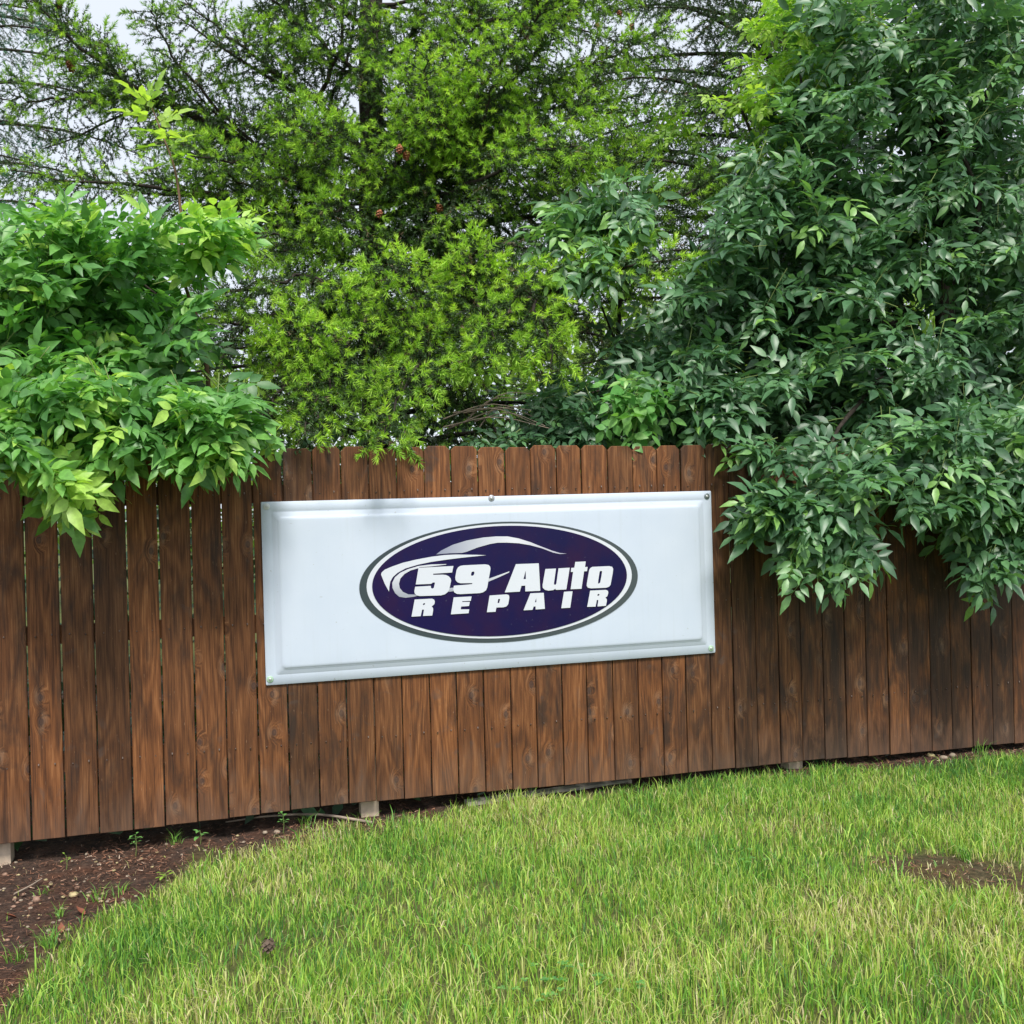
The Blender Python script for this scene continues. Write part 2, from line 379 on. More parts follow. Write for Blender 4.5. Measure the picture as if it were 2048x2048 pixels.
for px, py in ((2, 1737), (740, 1643), (1589, 1547)):
    g = on_ground(px, py)
    s = on_fence(px, py, -.06)[0]
    ob('post', pmesh('post', *box(-.045, .045, .045, .135, -.35, 1.80)), M['raw_wood'], fence, loc=(s, 0, 0))

# ------------------------------------------------------------------ sign
OFF = .024
C4 = [on_fence(*p, OFF) for p in ((522.4, 1003.7), (1420.8, 981.9), (1429.6, 1305), (531, 1371))]
A = np.array(C4); cen = A.mean(0)
ang = math.atan2((A[1]-A[0]+A[2]-A[3])[1], (A[1]-A[0]+A[2]-A[3])[0])
W = (np.linalg.norm(A[1]-A[0])+np.linalg.norm(A[2]-A[3]))/2; H = (np.linalg.norm(A[3]-A[0])+np.linalg.norm(A[2]-A[1]))/2
ca, sa = math.cos(ang), math.sin(ang)
sign = thing('business_sign', 'white molded panel sign with a dark blue oval logo screwed to the fence', 'sign', FO+fd*cen[0]+np.array([0, 0, cen[1]])+fn*OFF)
sign.rotation_mode = 'XYZ'
sign.rotation_euler = (0, -ang, FT)
SIGN_M = Matrix.Rotation(FT, 4, 'Z') @ Matrix.Rotation(-ang, 4, 'Y')
def sp(px, py, depth=0.04):
    "photo pixel -> sign's own (u, v) on a plane depth in front of its back"
    s, z = on_fence(px, py, OFF+depth)
    du, dv = s-cen[0], z-cen[1]
    return du*ca+dv*sa, -du*sa+dv*ca
D = .018
def rrect(hw, hh, r, n=5):
    P = []
    for cx, cy, a0 in ((hw-r, hh-r, 0), (-hw+r, hh-r, 90), (-hw+r, -hh+r, 180), (hw-r, -hh+r, 270)):
        for k in range(n): a = R(a0+90*k/(n-1)); P.append((cx+r*math.cos(a), cy+r*math.sin(a)))
    return P
def sag(u, v):            # thin formed plastic is never quite flat
    return .003*math.sin(u*5+1)+.002*math.sin(u*11+v*3)
prof = [(0, -.0, .006), (.0, .004, .006), (.001, .005, .006), (.046, .005, .012), (.050, .0058, .013), (.054, .009, .014), (.072, D-.010, .018), (.079, D-.003, .02), (.086, D-.0005, .024), (.094, D, .026), (.14, D, .04)]
V = []; n4 = 20
for ins, dep, r in prof:
    V += [(x, -dep-(sag(x, y) if ins < .05 else .3*sag(x, y)), y) for x, y in rrect(W/2-ins, H/2-ins, max(r, .004))]
F = []
for k in range(len(prof)-1):
    for i in range(n4): j = (i+1) % n4; F.append((k*n4+j, k*n4+i, (k+1)*n4+i, (k+1)*n4+j))
F = [tuple(reversed(f)) for f in F]
F.append(tuple((len(prof)-1)*n4+i for i in range(n4)))
m, nt, b, out = mat('white_formed_plastic')
tc = N(nt, 'ShaderNodeTexCoord')
g1 = noise(nt, tc.outputs['Object'], 3.5, 5, .6); g2 = noise(nt, tc.outputs['Object'], 55, 3)
c = ramp(nt, g1, [(.3, (.53, .60, .71)), (.7, (.57, .635, .74))])
c = mixc(nt, ramp(nt, g2, [(.69, 0.0), (.76, .6)]), c, (.34, .36, .34))
g3 = noise(nt, vscale(nt, tc.outputs['Object'], (34, 1, 1.1)), 1.0, 4, .6)
c = mixc(nt, ramp(nt, g3, [(.55, 0.0), (.75, .15)]), c, (.42, .47, .48))
g4 = noise(nt, vscale(nt, tc.outputs['Object'], (22, 1, 90)), 1.0, 2, .5)
c = mixc(nt, ramp(nt, g4, [(.74, 0.0), (.76, .5)]), c, (.30, .31, .32))
nt.links.new(c, b.inputs['Base Color']); b.inputs['Roughness'].default_value = .5; b.inputs['Specular IOR Level'].default_value = .3
me = pmesh('panel', V, F, True)
panel = ob('panel', me, m, sign, loc=(0, 0, 0))

def flat_poly(name, loops, depth, matr, parent, thick=.0006):
    "vinyl cut from (u, v) outlines, later loops are holes"
    cu = bpy.data.curves.new(name, 'CURVE'); cu.dimensions = '2D'; cu.fill_mode = 'BOTH'; cu.extrude = thick
    for L in loops:
        s = cu.splines.new('POLY'); s.points.add(len(L)-1); s.use_cyclic_u = True
        for q, (x, y) in zip(s.points, L): q.co = (x, y, 0, 1)
    tmp = bpy.data.objects.new(name, cu); COL.objects.link(tmp)
    dg = bpy.context.evaluated_depsgraph_get()
    me = bpy.data.meshes.new_from_object(tmp.evaluated_get(dg))
    bpy.data.objects.remove(tmp); bpy.data.curves.remove(cu)
    for v in me.vertices: x, y, z = v.co; v.co = (x, -depth-z, y)
    me.materials.clear(); me.name = name
    return ob(name, me, matr, parent, loc=(0, 0, 0))
def vinyl(name, stops, rough=.3, spec=.35, axis=0, lo=-.5, hi=.5, scr=.0):
    m, nt, b, out = mat(name)
    tc = N(nt, 'ShaderNodeTexCoord'); sx = N(nt, 'ShaderNodeSeparateXYZ'); nt.links.new(tc.outputs['Object'], sx.inputs[0])
    mr = N(nt, 'ShaderNodeMapRange'); mr.inputs[1].default_value = lo; mr.inputs[2].default_value = hi; nt.links.new(sx.outputs[axis], mr.inputs[0])
    c = ramp(nt, mr.outputs[0], stops)
    if scr:
        n = noise(nt, vscale(nt, tc.outputs['Object'], (60, 60, 60)), 1.0, 3, .6)
        c = mixc(nt, mth(nt, 'MULTIPLY', ramp(nt, n, [(.68, 0.0), (.76, 1.0)]), scr), c, (.30, .30, .38))
        n2 = noise(nt, vscale(nt, tc.outputs['Object'], (4, 4, 3)), 1.0, 4, .6)
        c = mixc(nt, ramp(nt, n2, [(.45, 0.0), (.7, .7)]), c, (.028, .009, .042))  # blotchy dark purple reflections painted into the colour
    nt.links.new(c, b.inputs['Base Color']); b.inputs['Roughness'].default_value = rough; b.inputs['Specular IOR Level'].default_value = spec
    return m
def ell(l, r_, t, b_, n=96):
    u0, u1 = sp(*l)[0], sp(*r_)[0]; v1, v0 = sp(*t)[1], sp(*b_)[1]
    return [((u0+u1)/2+(u1-u0)/2*math.cos(2*math.pi*i/n), (v0+v1)/2+(v1-v0)/2*math.sin(2*math.pi*i/n)) for i in range(n)]
e_grey = ell((719.3, 1172), (1278.5, 1152), (1035, 1042.6), (979, 1287))
e_white = ell((734, 1170), (1266, 1150), (1030, 1046.6), (990, 1278))
e_navy = ell((745, 1170), (1256, 1150), (1026, 1051), (998, 1273))
vw = vinyl('white_vinyl', [(0, (.62, .65, .72)), (1, (.64, .67, .73))], .35, .3)
emblem = flat_poly('emblem', [e_navy], D+.0066, vinyl('navy_vinyl', [(0, (.011, .008, .060)), (1, (.009, .008, .052))], .22, .22, scr=.2), sign)
flat_poly('oval_shadow', [e_grey], D+.0022, vinyl('grey_vinyl', [(0, (.045, .062, .070)), (1, (.065, .082, .088))], .35, .3), sign)
flat_poly('oval_border', [e_white], D+.0044, vw, sign)
def cpx(pts, x0, y0, sc): return [sp(x0+sc*x, y0+sc*y) for x, y in pts]
ka = 200/1932; kb = 250/1932; kd_ = 300/1932
LA = lambda *loops: [cpx(l, 810, 1100, ka) for l in loops]
LB = lambda *loops: [cpx(l, 1000, 1100, kb) for l in loops]
letters = {
 '5': LA([(270,345),(945,310),(918,437),(555,460),(550,470),(555,482),(740,478),(800,485),(850,508),(888,548),(900,590),(870,735),(860,780),(830,820),(780,858),(700,880),(300,892),(230,880),(195,840),(188,800),(205,712),(505,695),(512,738),(540,748),(565,735),(587,640),(575,628),(545,630),(512,657),(215,668)]),
 '9': LA([(1140,298),(1560,278),(1625,290),(1655,322),(1662,370),(1600,720),(1575,780),(1520,820),(1460,835),(1080,855),(1010,850),(960,820),(940,770),(955,692),(1235,670),(1305,660),(1312,642),(1080,645),(1020,625),(985,580),(980,530),(1005,390),(1035,335),(1080,308)],
         [(1285,470),(1295,430),(1325,415),(1350,425),(1350,455),(1335,490),(1310,502),(1287,495)]),
 'R': LA([(195,960),(530,943),(570,960),(585,1000),(575,1050),(522,1095),(550,1125),(552,1165),(535,1270),(355,1278),(375,1155),(340,1155),(310,1282),(133,1292)], [(352,1048),(375,1028),(397,1033),(388,1060),(358,1070)]),
 'E': LA([(950,918),(1295,900),(1280,985),(1118,992),(1112,1008),(1262,1005),(1245,1085),(1095,1095),(1085,1150),(1250,1150),(1238,1225),(895,1247)]),
 'P': [[sp(*p) for p in ((980.3,1191.3),(1014.2,1189),(1018.8,1190.4),(1019.8,1195.5),(1017.5,1208.7),(1013.6,1213.4),(1007.8,1214.9),(993.8,1215.4),(992.2,1223.9),(974.8,1224.8))], [sp(*p) for p in ((997.6,1198.2),(1001.2,1198.2),(999.6,1206.2),(996.2,1206.6))]],
 'A': LB([(255,220),(608,207),(632,632),(400,642),(400,552),(340,555),(315,645),(82,658)], [(405,320),(410,450),(372,452)]),
 'u': LB([(712,295),(875,288),(843,520),(848,538),(872,538),(882,515),(915,285),(1088,275),(1035,612),(872,618),(868,600),(830,622),(760,630),(705,618),(670,585),(668,540)]),
 't': LB([(1175,185),(1335,178),(1325,265),(1365,262),(1355,328),(1310,332),(1270,602),(1102,608),(1140,340),(1105,342),(1112,278),(1160,275)]),
 'o': LB([(1440,262),(1700,250),(1745,262),(1760,295),(1755,350),(1720,540),(1695,570),(1650,585),(1420,595),(1370,585),(1350,555),(1355,510),(1390,310),(1410,278)], [(1560,325),(1590,328),(1580,400),(1560,505),(1540,522),(1525,515),(1530,470),(1548,350)]),
 'a': LB([(480,672),(685,663),(703,912),(560,922),(560,875),(530,875),(512,927),(372,935)], [(570,745),(572,808),(548,810)]),
 'I': LB([(1000,648),(1132,640),(1095,895),(957,902)]),
 'r': LB([(1405,630),(1650,618),(1680,635),(1685,665),(1670,715),(1640,738),(1662,765),(1662,790),(1648,865),(1518,875),(1530,775),(1508,775),(1488,877),(1358,882)], [(1516,692),(1535,680),(1550,686),(1542,706),(1518,712)]),
}
for k in letters: flat_poly('letter', letters[k], D+.0110, vw, emblem)
ce = lambda pts: [cpx(pts, 760, 1110, ka)]
flat_poly('swoosh', ce([(28,380),(40,340),(100,285),(250,222),(450,152),(700,92),(1000,36),(1263,2),(1483,-8),(1883,-2),(2063,6),(1883,24),(1583,55),(1283,93),(1000,135),(750,187),(500,262),(350,345),(255,430),(205,520),(188,620),(182,710),(100,560)]), D+.0088, vw, emblem)
silver = vinyl('silver_vinyl', [(0, (.22, .24, .30)), (.5, (.34, .36, .42)), (1, (.60, .62, .68))], .35, .3, 2, -.12, .05)
flat_poly('swoosh', ce([(1290,178),(1000,184),(750,215),(550,275),(400,345),(300,430),(245,540),(250,640),(300,740),(380,810),(500,830),(650,812),(730,795),(690,768),(560,765),(450,715),(390,640),(375,560),(400,460),(480,370),(600,300),(745,258),(770,240),(1000,222),(1290,188)]), D+.0085, silver, emblem)
flat_poly('swoosh', ce([(1330,645),(1440,632),(1430,702),(1310,718)]), D+.0082, silver, emblem)
flat_poly('swoosh', [[sp(*p) for p in ((978,1158),(1010,1146.6),(1020.4,1142.7),(1019.4,1145.3),(1000,1154.4),(975,1165))]], D+.0082, silver, emblem)
u_a = sp(873, 1109)[0]; u_b = sp(1135, 1108)[0]
silver2 = vinyl('silver_fade_vinyl', [(0, (.24, .26, .36)), (.35, (.52, .54, .60)), (.6, (.68, .69, .74)), (1, (.42, .40, .52))], .35, .3, 0, u_a, u_b)
flat_poly('swoosh', [cpx([(85,445),(150,395),(300,320),(480,265),(700,225),(860,212),(1010,212),(1150,238),(1300,285),(1450,345),(1580,395),(1680,425),(1775,435),(1680,438),(1600,422),(1450,365),(1300,325),(1150,300),(1000,292),(880,293),(780,310),(620,355),(480,410),(420,425),(250,430)], 860, 1040, kd_)], D+.0085, silver2, emblem)
def lathe(profile, n=16):
    V = [(r*math.cos(2*math.pi*i/n), -h, r*math.sin(2*math.pi*i/n)) for r, h in profile for i in range(n)]
    F = [(k*n+i, (k+1)*n+i, (k+1)*n+(i+1) % n, k*n+(i+1) % n) for k in range(len(profile)-1) for i in range(n)]
    F.append(tuple((len(profile)-1)*n+i for i in range(n)))
    return V, F
wm_ = {'g': plain('grey_washer', (.42, .43, .46), .4, .5, .4, .2), 'n': plain('green_washer', (.40, .58, .42), .4, .5, .1, .15), 'w': plain('white_washer', (.66, .70, .72), .4, .5, 0, .1), 'd': plain('dark_washer', (.20, .24, .25), .4, .5, .5, .2)}
head_m = plain('screw_head', (.62, .64, .64), .3, .6, .7, .2)
for px, py, k, lab in ((533, 1013, 'w', 'white washer'), (982.5, 996, 'g', 'grey metal washer'), (1413, 992.5, 'd', 'dark steel washer'), (540, 1358.5, 'n', 'pale green washer'), (1422, 1296.5, 'n', 'pale green washer')):
    u, v = sp(px, py, .006)
    w_ = ob('washer', pmesh('washer', *lathe([(.0165, 0), (.0165, .002), (.015, .0032), (.0075, .0036)]), True), wm_[k], sign, loc=(u, -.0062-sag(u, v), v))
    w_['label'] = lab
    ob('screw_head', pmesh('screw_head', *lathe([(.0075, 0), (.007, .0022), (.0045, .0038), (.0022, .0036), (.0015, .0022)], 10), True), head_m, w_, loc=(0, -.0036, 0))

# ------------------------------------------------------------------ leaf templates
def leaflet(L, Wd, origin, direc, droop=.25, fold=.18, up=(0, 0, 1), twist=0., rows=((.2, .74), (.48, 1.), (.78, .48))):
    direc = unit(direc); up = np.asarray(up, float); side = unit(np.cross(direc, up)); up = np.cross(side, direc)
    side, up = side*math.cos(twist)+up*math.sin(twist), up*math.cos(twist)-side*math.sin(twist)
    V = [np.array(origin)]; 
    for t, w in rows:
        c = np.array(origin)+direc*L*t-np.array([0, 0, 1])*droop*L*t*t
        V += [c-side*Wd*w/2+up*fold*Wd*w/2, c, c+side*Wd*w/2+up*fold*Wd*w/2]
    V.append(np.array(origin)+direc*L-np.array([0, 0, 1])*droop*L*1.15)
    F = [(0, 2, 1), (0, 3, 2)]
    for k in range(len(rows)-1):
        a = 1+3*k
        for i in (0, 1): F += [(a+i, a+i+1, a+i+4), (a+i, a+i+4, a+i+3)]
    a = 1+3*(len(rows)-1); e = len(V)-1
    F += [(a, a+1, e), (a+1, a+2, e)]
    return np.array(V), np.array(F)
def compound(pairs, Lr, Ll, Wl, tint, seed, droop=.22, **rw):
    r = np.random.default_rng(seed); ac = Acc()
    n = pairs+2; t = np.linspace(0, 1, n); rd = r.uniform(-.05, .25)
    rach = np.stack([.02*np.sin(t*3+seed), Lr*t, -rd*Lr*t*t], 1)
    V, F = tube(rach[[0, n//2, n-1]], [.0016, .0013, .0009], 3); ac.add(V, F, min(1, tint+.25))
    for k in range(1, pairs+1):
        p = np.array([np.interp(k/(pairs+.6), t, rach[:, i]) for i in range(3)])
        for s in (-1, 1):
            a = R(r.uniform(48, 68)); L = Ll*r.uniform(.82, 1.08)*(1-.08*abs(k-pairs/2)); 
            V, F = leaflet(L, Wl*r.uniform(.9, 1.1), p+np.array([s*.004, 0, 0]), (s*math.sin(a), math.cos(a), r.uniform(-.25, .15)), droop*r.uniform(.2, 1.6), r.uniform(.1, .45), twist=r.uniform(-.55, .55), **rw)
            ac.add(V, F, np.clip(tint+r.uniform(-.1, .1), 0, 1))
    V, F = leaflet(Ll*1.12, Wl*1.05, rach[-1], (r.uniform(-.15, .15), 1, -.2), droop*r.uniform(.4, 1.4), r.uniform(.1, .35), **rw)
    ac.add(V, F, np.clip(tint+r.uniform(-.05, .1), 0, 1))
    return ac
def simple_leaf(L, Wd, tint, seed):
    r = np.random.default_rng(seed); ac = Acc()
    V, F = tube([(0, 0, 0), (0, .018, 0)], [.001, .0008], 3); ac.add(V, F, tint)
    V, F = leaflet(L, Wd, (0, .018, 0), (r.uniform(-.1, .1), 1, 0), r.uniform(.1, .35), r.uniform(.1, .3), rows=((.12, .6), (.32, 1.), (.58, .9), (.82, .5)))
    ac.add(V, F, tint); return ac
TW = ((.3, .9), (.68, .75))
class Kind:
    "variants of one leaf (or shoot), shared by single parts and by the joined rest"
    def __init__(s, name, variants, material):
        s.mat = material; s.name = name
        s.V = [np.concatenate(a.V) for a in variants]; s.F = [np.concatenate(a.F) for a in variants]; s.T = [np.concatenate(a.T) for a in variants]
        s.me = []
        for V, F, T in zip(s.V, s.F, s.T):
            me = mesh(name, V, F, T); me.materials.append(material); s.me.append(me)
def spread(kind, pos, Rm, sc, var, parent, single=300, rest_name='foliage', dt=None):
    "the ones showing largest become parts of their own, the rest one joined part"
    n = len(pos); base = BASE[parent.name]
    px, py = project(pos)
    score = np.linalg.norm(pos-CAM, axis=1)+np.where((px < -30) | (px > 2078) | (py < -30) | (py > 2078), 50, 0)
    order = np.argsort(score); pick = order[:single]; rest = order[single:]
    for i in pick:
        o = bpy.data.objects.new(kind.name, kind.me[var[i]]); COL.objects.link(o); o.parent = parent
        m4 = np.eye(4); m4[:3, :3] = Rm[i]*sc[i]; m4[:3, 3] = pos[i]-base
        o.matrix_basis = Matrix(m4.tolist())
    if len(rest):
        ac = Acc()
        for v in range(len(kind.V)):
            idx = rest[var[rest] == v]
            if not len(idx): continue
            V = np.einsum('nij,vj->nvi', Rm[idx]*sc[idx, None, None], kind.V[v])+pos[idx][:, None]
            k = len(kind.V[v])
            F = (kind.F[v][None]+(np.arange(len(idx))*k)[:, None, None]).reshape(-1, 3)
            T = np.broadcast_to(kind.T[v][None], (len(idx), k)).copy()
            if dt is not None: T = np.clip(T+dt[idx][:, None], 0, 1)
            ac.add(V.reshape(-1, 3), F, T.ravel())
        wob(rest_name, ac.mesh(rest_name), kind.mat, parent, 'stuff')
def frames(y, up):
    y = unit(y); z = up-(up*y).sum(1, keepdims=True)*y; z = unit(z); x = np.cross(y, z)
    return np.stack([x, y, z], 2)

# ------------------------------------------------------------------ broad-leaved growth
def in_poly(P, poly):
    x, y = P[:, 0], P[:, 1]; inside = np.zeros(len(P), bool); q = np.array(poly, float)
    for i in range(len(q)):
        a, b = q[i], q[i-1]
        c = ((a[1] > y) != (b[1] > y)) & (x < (b[0]-a[0])*(y-a[1])/(b[1]-a[1]+1e-9)+a[0]); inside ^= c
    return inside
class Growth:
    def __init__(s, seed=1): s.r = np.random.default_rng(seed); s.pos = []; s.dir = []; s.up = []; s.sc = []; s.dt = []; s.stems = Acc()
    def sprig(s, P0, d, L, nodes, scale=1.0, young=0., flat=.5, rad=.003, base_bare=.25, droop=.25, lay=.5):
        r = s.r; d = unit(d)
        t = np.linspace(0, 1, 6); P = P0+np.outer(t, d)*L; P[:, 2] -= droop*L*t*t; P += np.cumsum(r.normal(0, .012*L, (6, 3)), 0)
        V, F = tube(P, np.linspace(rad, rad*.4, 6), 4); s.stems.add(V, F)
        T = unit(np.gradient(P, axis=0))
        ph = r.uniform(0, math.pi)
        for k in range(nodes):
            f = base_bare+(1-base_bare)*k/max(nodes-1, 1); q = np.array([np.interp(f, t, P[:, i]) for i in range(3)]); tt = unit(np.array([np.interp(f, t, T[:, i]) for i in range(3)]))
            a = unit(np.cross(tt, [0, 0, 1.])+1e-6); b = np.cross(a, tt)
            ang = ph+k*math.pi/2*.55
            side = unit(a*(1 if math.cos(ang) > 0 else -1)*(.5+.5*abs(math.cos(ang)))+b*(math.sin(ang)*lay+r.normal(0, .15)))
            last = k == nodes-1
            for sg in ((-1, 1) if not last else (-1, 1, 0)):
                dd = .55*tt+sg*.85*side+np.array([0, 0, .0])+r.normal(0, .28, 3) if sg else tt+np.array([0, 0, -.15])
                up = np.array([0, 0, 1.])+np.array([0, -1., 0])*r.uniform(.2, 1.3)+r.normal(0, flat, 3)
                s.pos.append(q); s.dir.append(dd); s.up.append(up); s.sc.append(scale*r.uniform(.75, 1.12)*(.8 if last else 1)); s.dt.append(young+(.25 if last else 0)+r.normal(0, .13))
    def field(s, poly, n, depth, ang, spread_, L=(.22, .42), nodes=(4, 6), scale=1., young=0., toward=.25, **k):
        r = s.r; q = np.array(poly, float); lo, hi = q.min(0), q.max(0); got = []
        while len(got) < n:
            P = r.uniform(lo, hi, (n*3, 2)); got += list(P[in_poly(P, poly)])
        for p in got[:n]:
            Y = depth(p[0], p[1]) if callable(depth) else r.uniform(*depth)
            a = R((ang(p[0], p[1]) if callable(ang) else ang)+r.normal(0, spread_))
            ll = r.uniform(*L); d = np.array([math.cos(a), -toward+r.normal(0, .45), math.sin(a)])
            d = unit(d); tip = at(p[0], p[1], Y)
            s.sprig(tip-d*ll*.5, d, ll, int(r.integers(*nodes)), scale*r.uniform(.9, 1.1), young+r.normal(0, .06), **k)
    def bake(s, kind, parent, single=300, stem_mat=None, rest='foliage', twig='twig'):
        pos = np.array(s.pos); Rm = frames(np.array(s.dir), np.array(s.up))
        var = s.r.integers(0, len(kind.V), len(pos))
        dt = np.array(s.dt)
        order = np.argsort([t.mean() for t in kind.T])                    # young leaves take the brighter variants
        rank = np.clip(((dt+.35)/.9*len(order)+s.r.normal(0, .8, len(pos))), 0, len(order)-1).astype(int)
        var = np.array(order)[rank]
        spread(kind, pos, Rm, np.array(s.sc), var, parent, single, rest)
        if s.stems.n: wob(twig, s.stems.mesh(twig), stem_mat or M['twig_green'], parent, 'stuff')
def limb_part(name, pts, r0, r1, matr, parent, n=14, sides=7, wig=.0):
    P = curve(pts, n)
    if wig: P[1:-1] += rng.normal(0, wig, (n-2, 3))
    V, F = tube(P, np.linspace(r0, r1, n), sides)
    return wob(name, mesh(name, V, F), matr, parent)

ash = Kind('leaf', [compound(p, .175, .108, .043, t, 10+i) for i, (p, t) in enumerate(((3, .1), (3, .2), (2, .3), (3, .4), (3, .5), (2, .62), (3, .75), (2, .95)))], M['leaf_ash'])
ash_b = Kind('leaf', [compound(2, .15, .098, .05, t, 20+i, rows=TW) for i, t in enumerate((.05, .15, .25, .4, .6))], M['leaf_ash'])
lft_b = Kind('leaf', [compound(2, .15, .10, .052, t, 60+i, rows=TW) for i, t in enumerate((.1, .25, .4, .6))], M['leaf_left'])
lft = Kind('leaf', [compound(p, .15, .096, .046, t, 40+i) for i, (p, t) in enumerate(((3, .12), (3, .25), (2, .36), (3, .46), (3, .56), (2, .7), (3, .82), (3, .98)))], M['leaf_left'])
lim = Kind('leaf', [compound(p, .12, .085, .046, t, 70+i, rows=TW) for i, (p, t) in enumerate(((2, .2), (2, .5), (2, .7), (3, .9)))], M['leaf_lime'])
shr = Kind('leaf', [simple_leaf(.10, .062, t, 90+i) for i, t in enumerate((.2, .45, .6, .8, .95))]+[compound(2, .12, .075, .046, .7, 99)], M['leaf_shrub'])

# --- big ash on the right, hanging over the fence
X0 = at(1900, 1000, 7.0)
ash_tree = thing('ash_tree', 'dark green glossy-leaved tree overhanging the right half of the fence', 'tree', (X0[0], X0[1], 0))
G = Growth(3)
def ang_r(px, py): return 195+(px-1700)*.05 if py < 850 else 208+(px-1700)*.03
back = lambda lo, hi: (lambda px, py: Yf(px)+G.r.uniform(lo, hi))
lay = dict(lay=.2, droop=.12, flat=.42)
G.field([(1490, 330), (1560, 240), (1640, 150), (1730, -60), (2100, -60), (2100, 560), (1700, 600), (1480, 640), (1360, 600), (1420, 470)], 165, back(.1, 1.0), ang_r, 38, L=(.25, .45), nodes=(4, 6), scale=1., **lay)
G.field([(1330, 640), (1420, 560), (2100, 480), (2100, 880), (1500, 850), (1330, 800)], 115, back(-.02, .9), ang_r, 38, scale=1.0, **lay)
G.field([(1610, 860), (2100, 800), (2100, 1000), (1900, 1020), (1760, 1010), (1660, 950)], 58, lambda px, py: Yf(px)-G.r.uniform(.12, .62), ang_r, 32, scale=1.0, young=.08, **lay)
G.field([(1500, 1005), (1535, 975), (1590, 945), (1660, 970), (1660, 1010), (1570, 1030)], 14, lambda px, py: Yf(px)-G.r.uniform(.2, .5), 200, 22, L=(.2, .35), young=.1, **lay)
G.field([(1600, 1065), (1650, 1020), (1730, 1030), (1720, 1075), (1690, 1110), (1650, 1100)], 10, lambda px, py: Yf(px)-G.r.uniform(.3, .6), 235, 40, L=(.18, .3), young=.18, **lay)
G.field([(1930, 1070), (1970, 1020), (2090, 980), (2090, 1150), (2050, 1140)], 14, lambda px, py: Yf(px)-G.r.uniform(.25, .6), 205, 30, L=(.2, .35), young=.02, **lay)
G.field([(1350, 760), (1480, 740), (1520, 830), (1440, 840)], 11, back(.0, .25), 205, 30, L=(.2, .3), **lay)
G.field([(1520, 880), (1570, 870), (1580, 930), (1540, 930)], 3, lambda px, py: Yf(px)-G.r.uniform(.1, .3), 190, 25, L=(.16, .24), **lay)
G.field([(2100, -60), (2480, 100), (2500, 900), (2100, 1000)], 60, back(.0, 1.6), ang_r, 60, L=(.3, .5), scale=1.2, **lay)
# upright leaders seen in the upper part
for px, Y in ((1608, 6.5), (1830, 6.6), (1880, 6.9)):
    for k in range(7): G.sprig(at(px+G.r.normal(0, 6), 480-k*75, Y), (G.r.normal(0, .6), -.4, .6), .22, 4, .95, .05)
G.bake(ash, ash_tree, 300)
G = Growth(4)
G.field([(1450, 340), (1640, 180), (1760, -60), (2100, -60), (2100, 900), (1360, 880), (1340, 640)], 200, back(.9, 2.5), ang_r, 60, L=(.35, .6), nodes=(5, 7), scale=1.35, young=-.2)
G.bake(ash_b, ash_tree, 0, rest='inner_foliage', twig='inner_twig')
tb = np.array([X0[0], X0[1], -.05]); m_ = lambda px, py, Y: at(px, py, Y)
limb_part('trunk', [tb, m_(1905, 1100, 7.0), m_(1890, 600, 7.0), m_(1870, 200, 7.0), m_(1850, -200, 7.1)], .085, .05, M['bark'], ash_tree)
for pts in ([m_(1900, 900, 7), m_(1780, 760, 6.5), m_(1690, 840, 6.0), m_(1620, 950, 5.7)], [m_(1900, 950, 7), m_(1980, 900, 6.4), m_(1900, 960, 5.9), m_(1760, 1060, 5.7)],
            [m_(1898, 800, 7), m_(1760, 560, 6.8), m_(1620, 420, 6.6), m_(1606, 260, 6.5), m_(1603, 60, 6.5)], [m_(1895, 700, 7), m_(1700, 620, 6.6), m_(1500, 640, 6.4), m_(1360, 720, 6.2)],
            [m_(1890, 640, 7), m_(1960, 420, 6.8), m_(1840, 180, 6.6), m_(1810, 20, 6.6)], [m_(1900, 980, 7), m_(2040, 960, 6.5), m_(2060, 1050, 6.1)], [m_(1895, 620, 7), m_(1950, 300, 7), m_(2000, 60, 7)]):
    limb_part('branch', pts, .028, .006, M['bark'], ash_tree, 12, 6, .012)

# --- ash branch showing between the spruces (another young ash in the gap)
Xy = at(1230, 900, 6.7)
young = thing('ash_sapling', 'grey-green leafy ash sapling standing between the spruces behind the fence', 'tree', (Xy[0], Xy[1], 0))
G = Growth(5)
G.field([(1110, 420), (1180, 400), (1260, 360), (1310, 400), (1320, 470), (1240, 520), (1130, 520)], 24, (6.0, 6.5), 200, 40, L=(.2, .34), scale=1.05, young=.22)
G.field([(1090, 760), (1180, 740), (1300, 600), (1380, 640), (1400, 860), (1100, 870)], 40, (6.1, 6.8), 215, 50, L=(.2, .34), scale=.95, young=-.08)
G.bake(ash, young, 200)
limb_part('trunk', [(Xy[0], Xy[1], -.05), m_(1235, 800, 6.7), m_(1240, 600, 6.6), m_(1250, 420, 6.4), m_(1256, 350, 6.3)], .022, .005, M['bark'], young)
limb_part('branch', [m_(1237, 700, 6.65), m_(1180, 560, 6.4), m_(1130, 480, 6.3)], .008, .003, M['bark'], young, 8, 5)

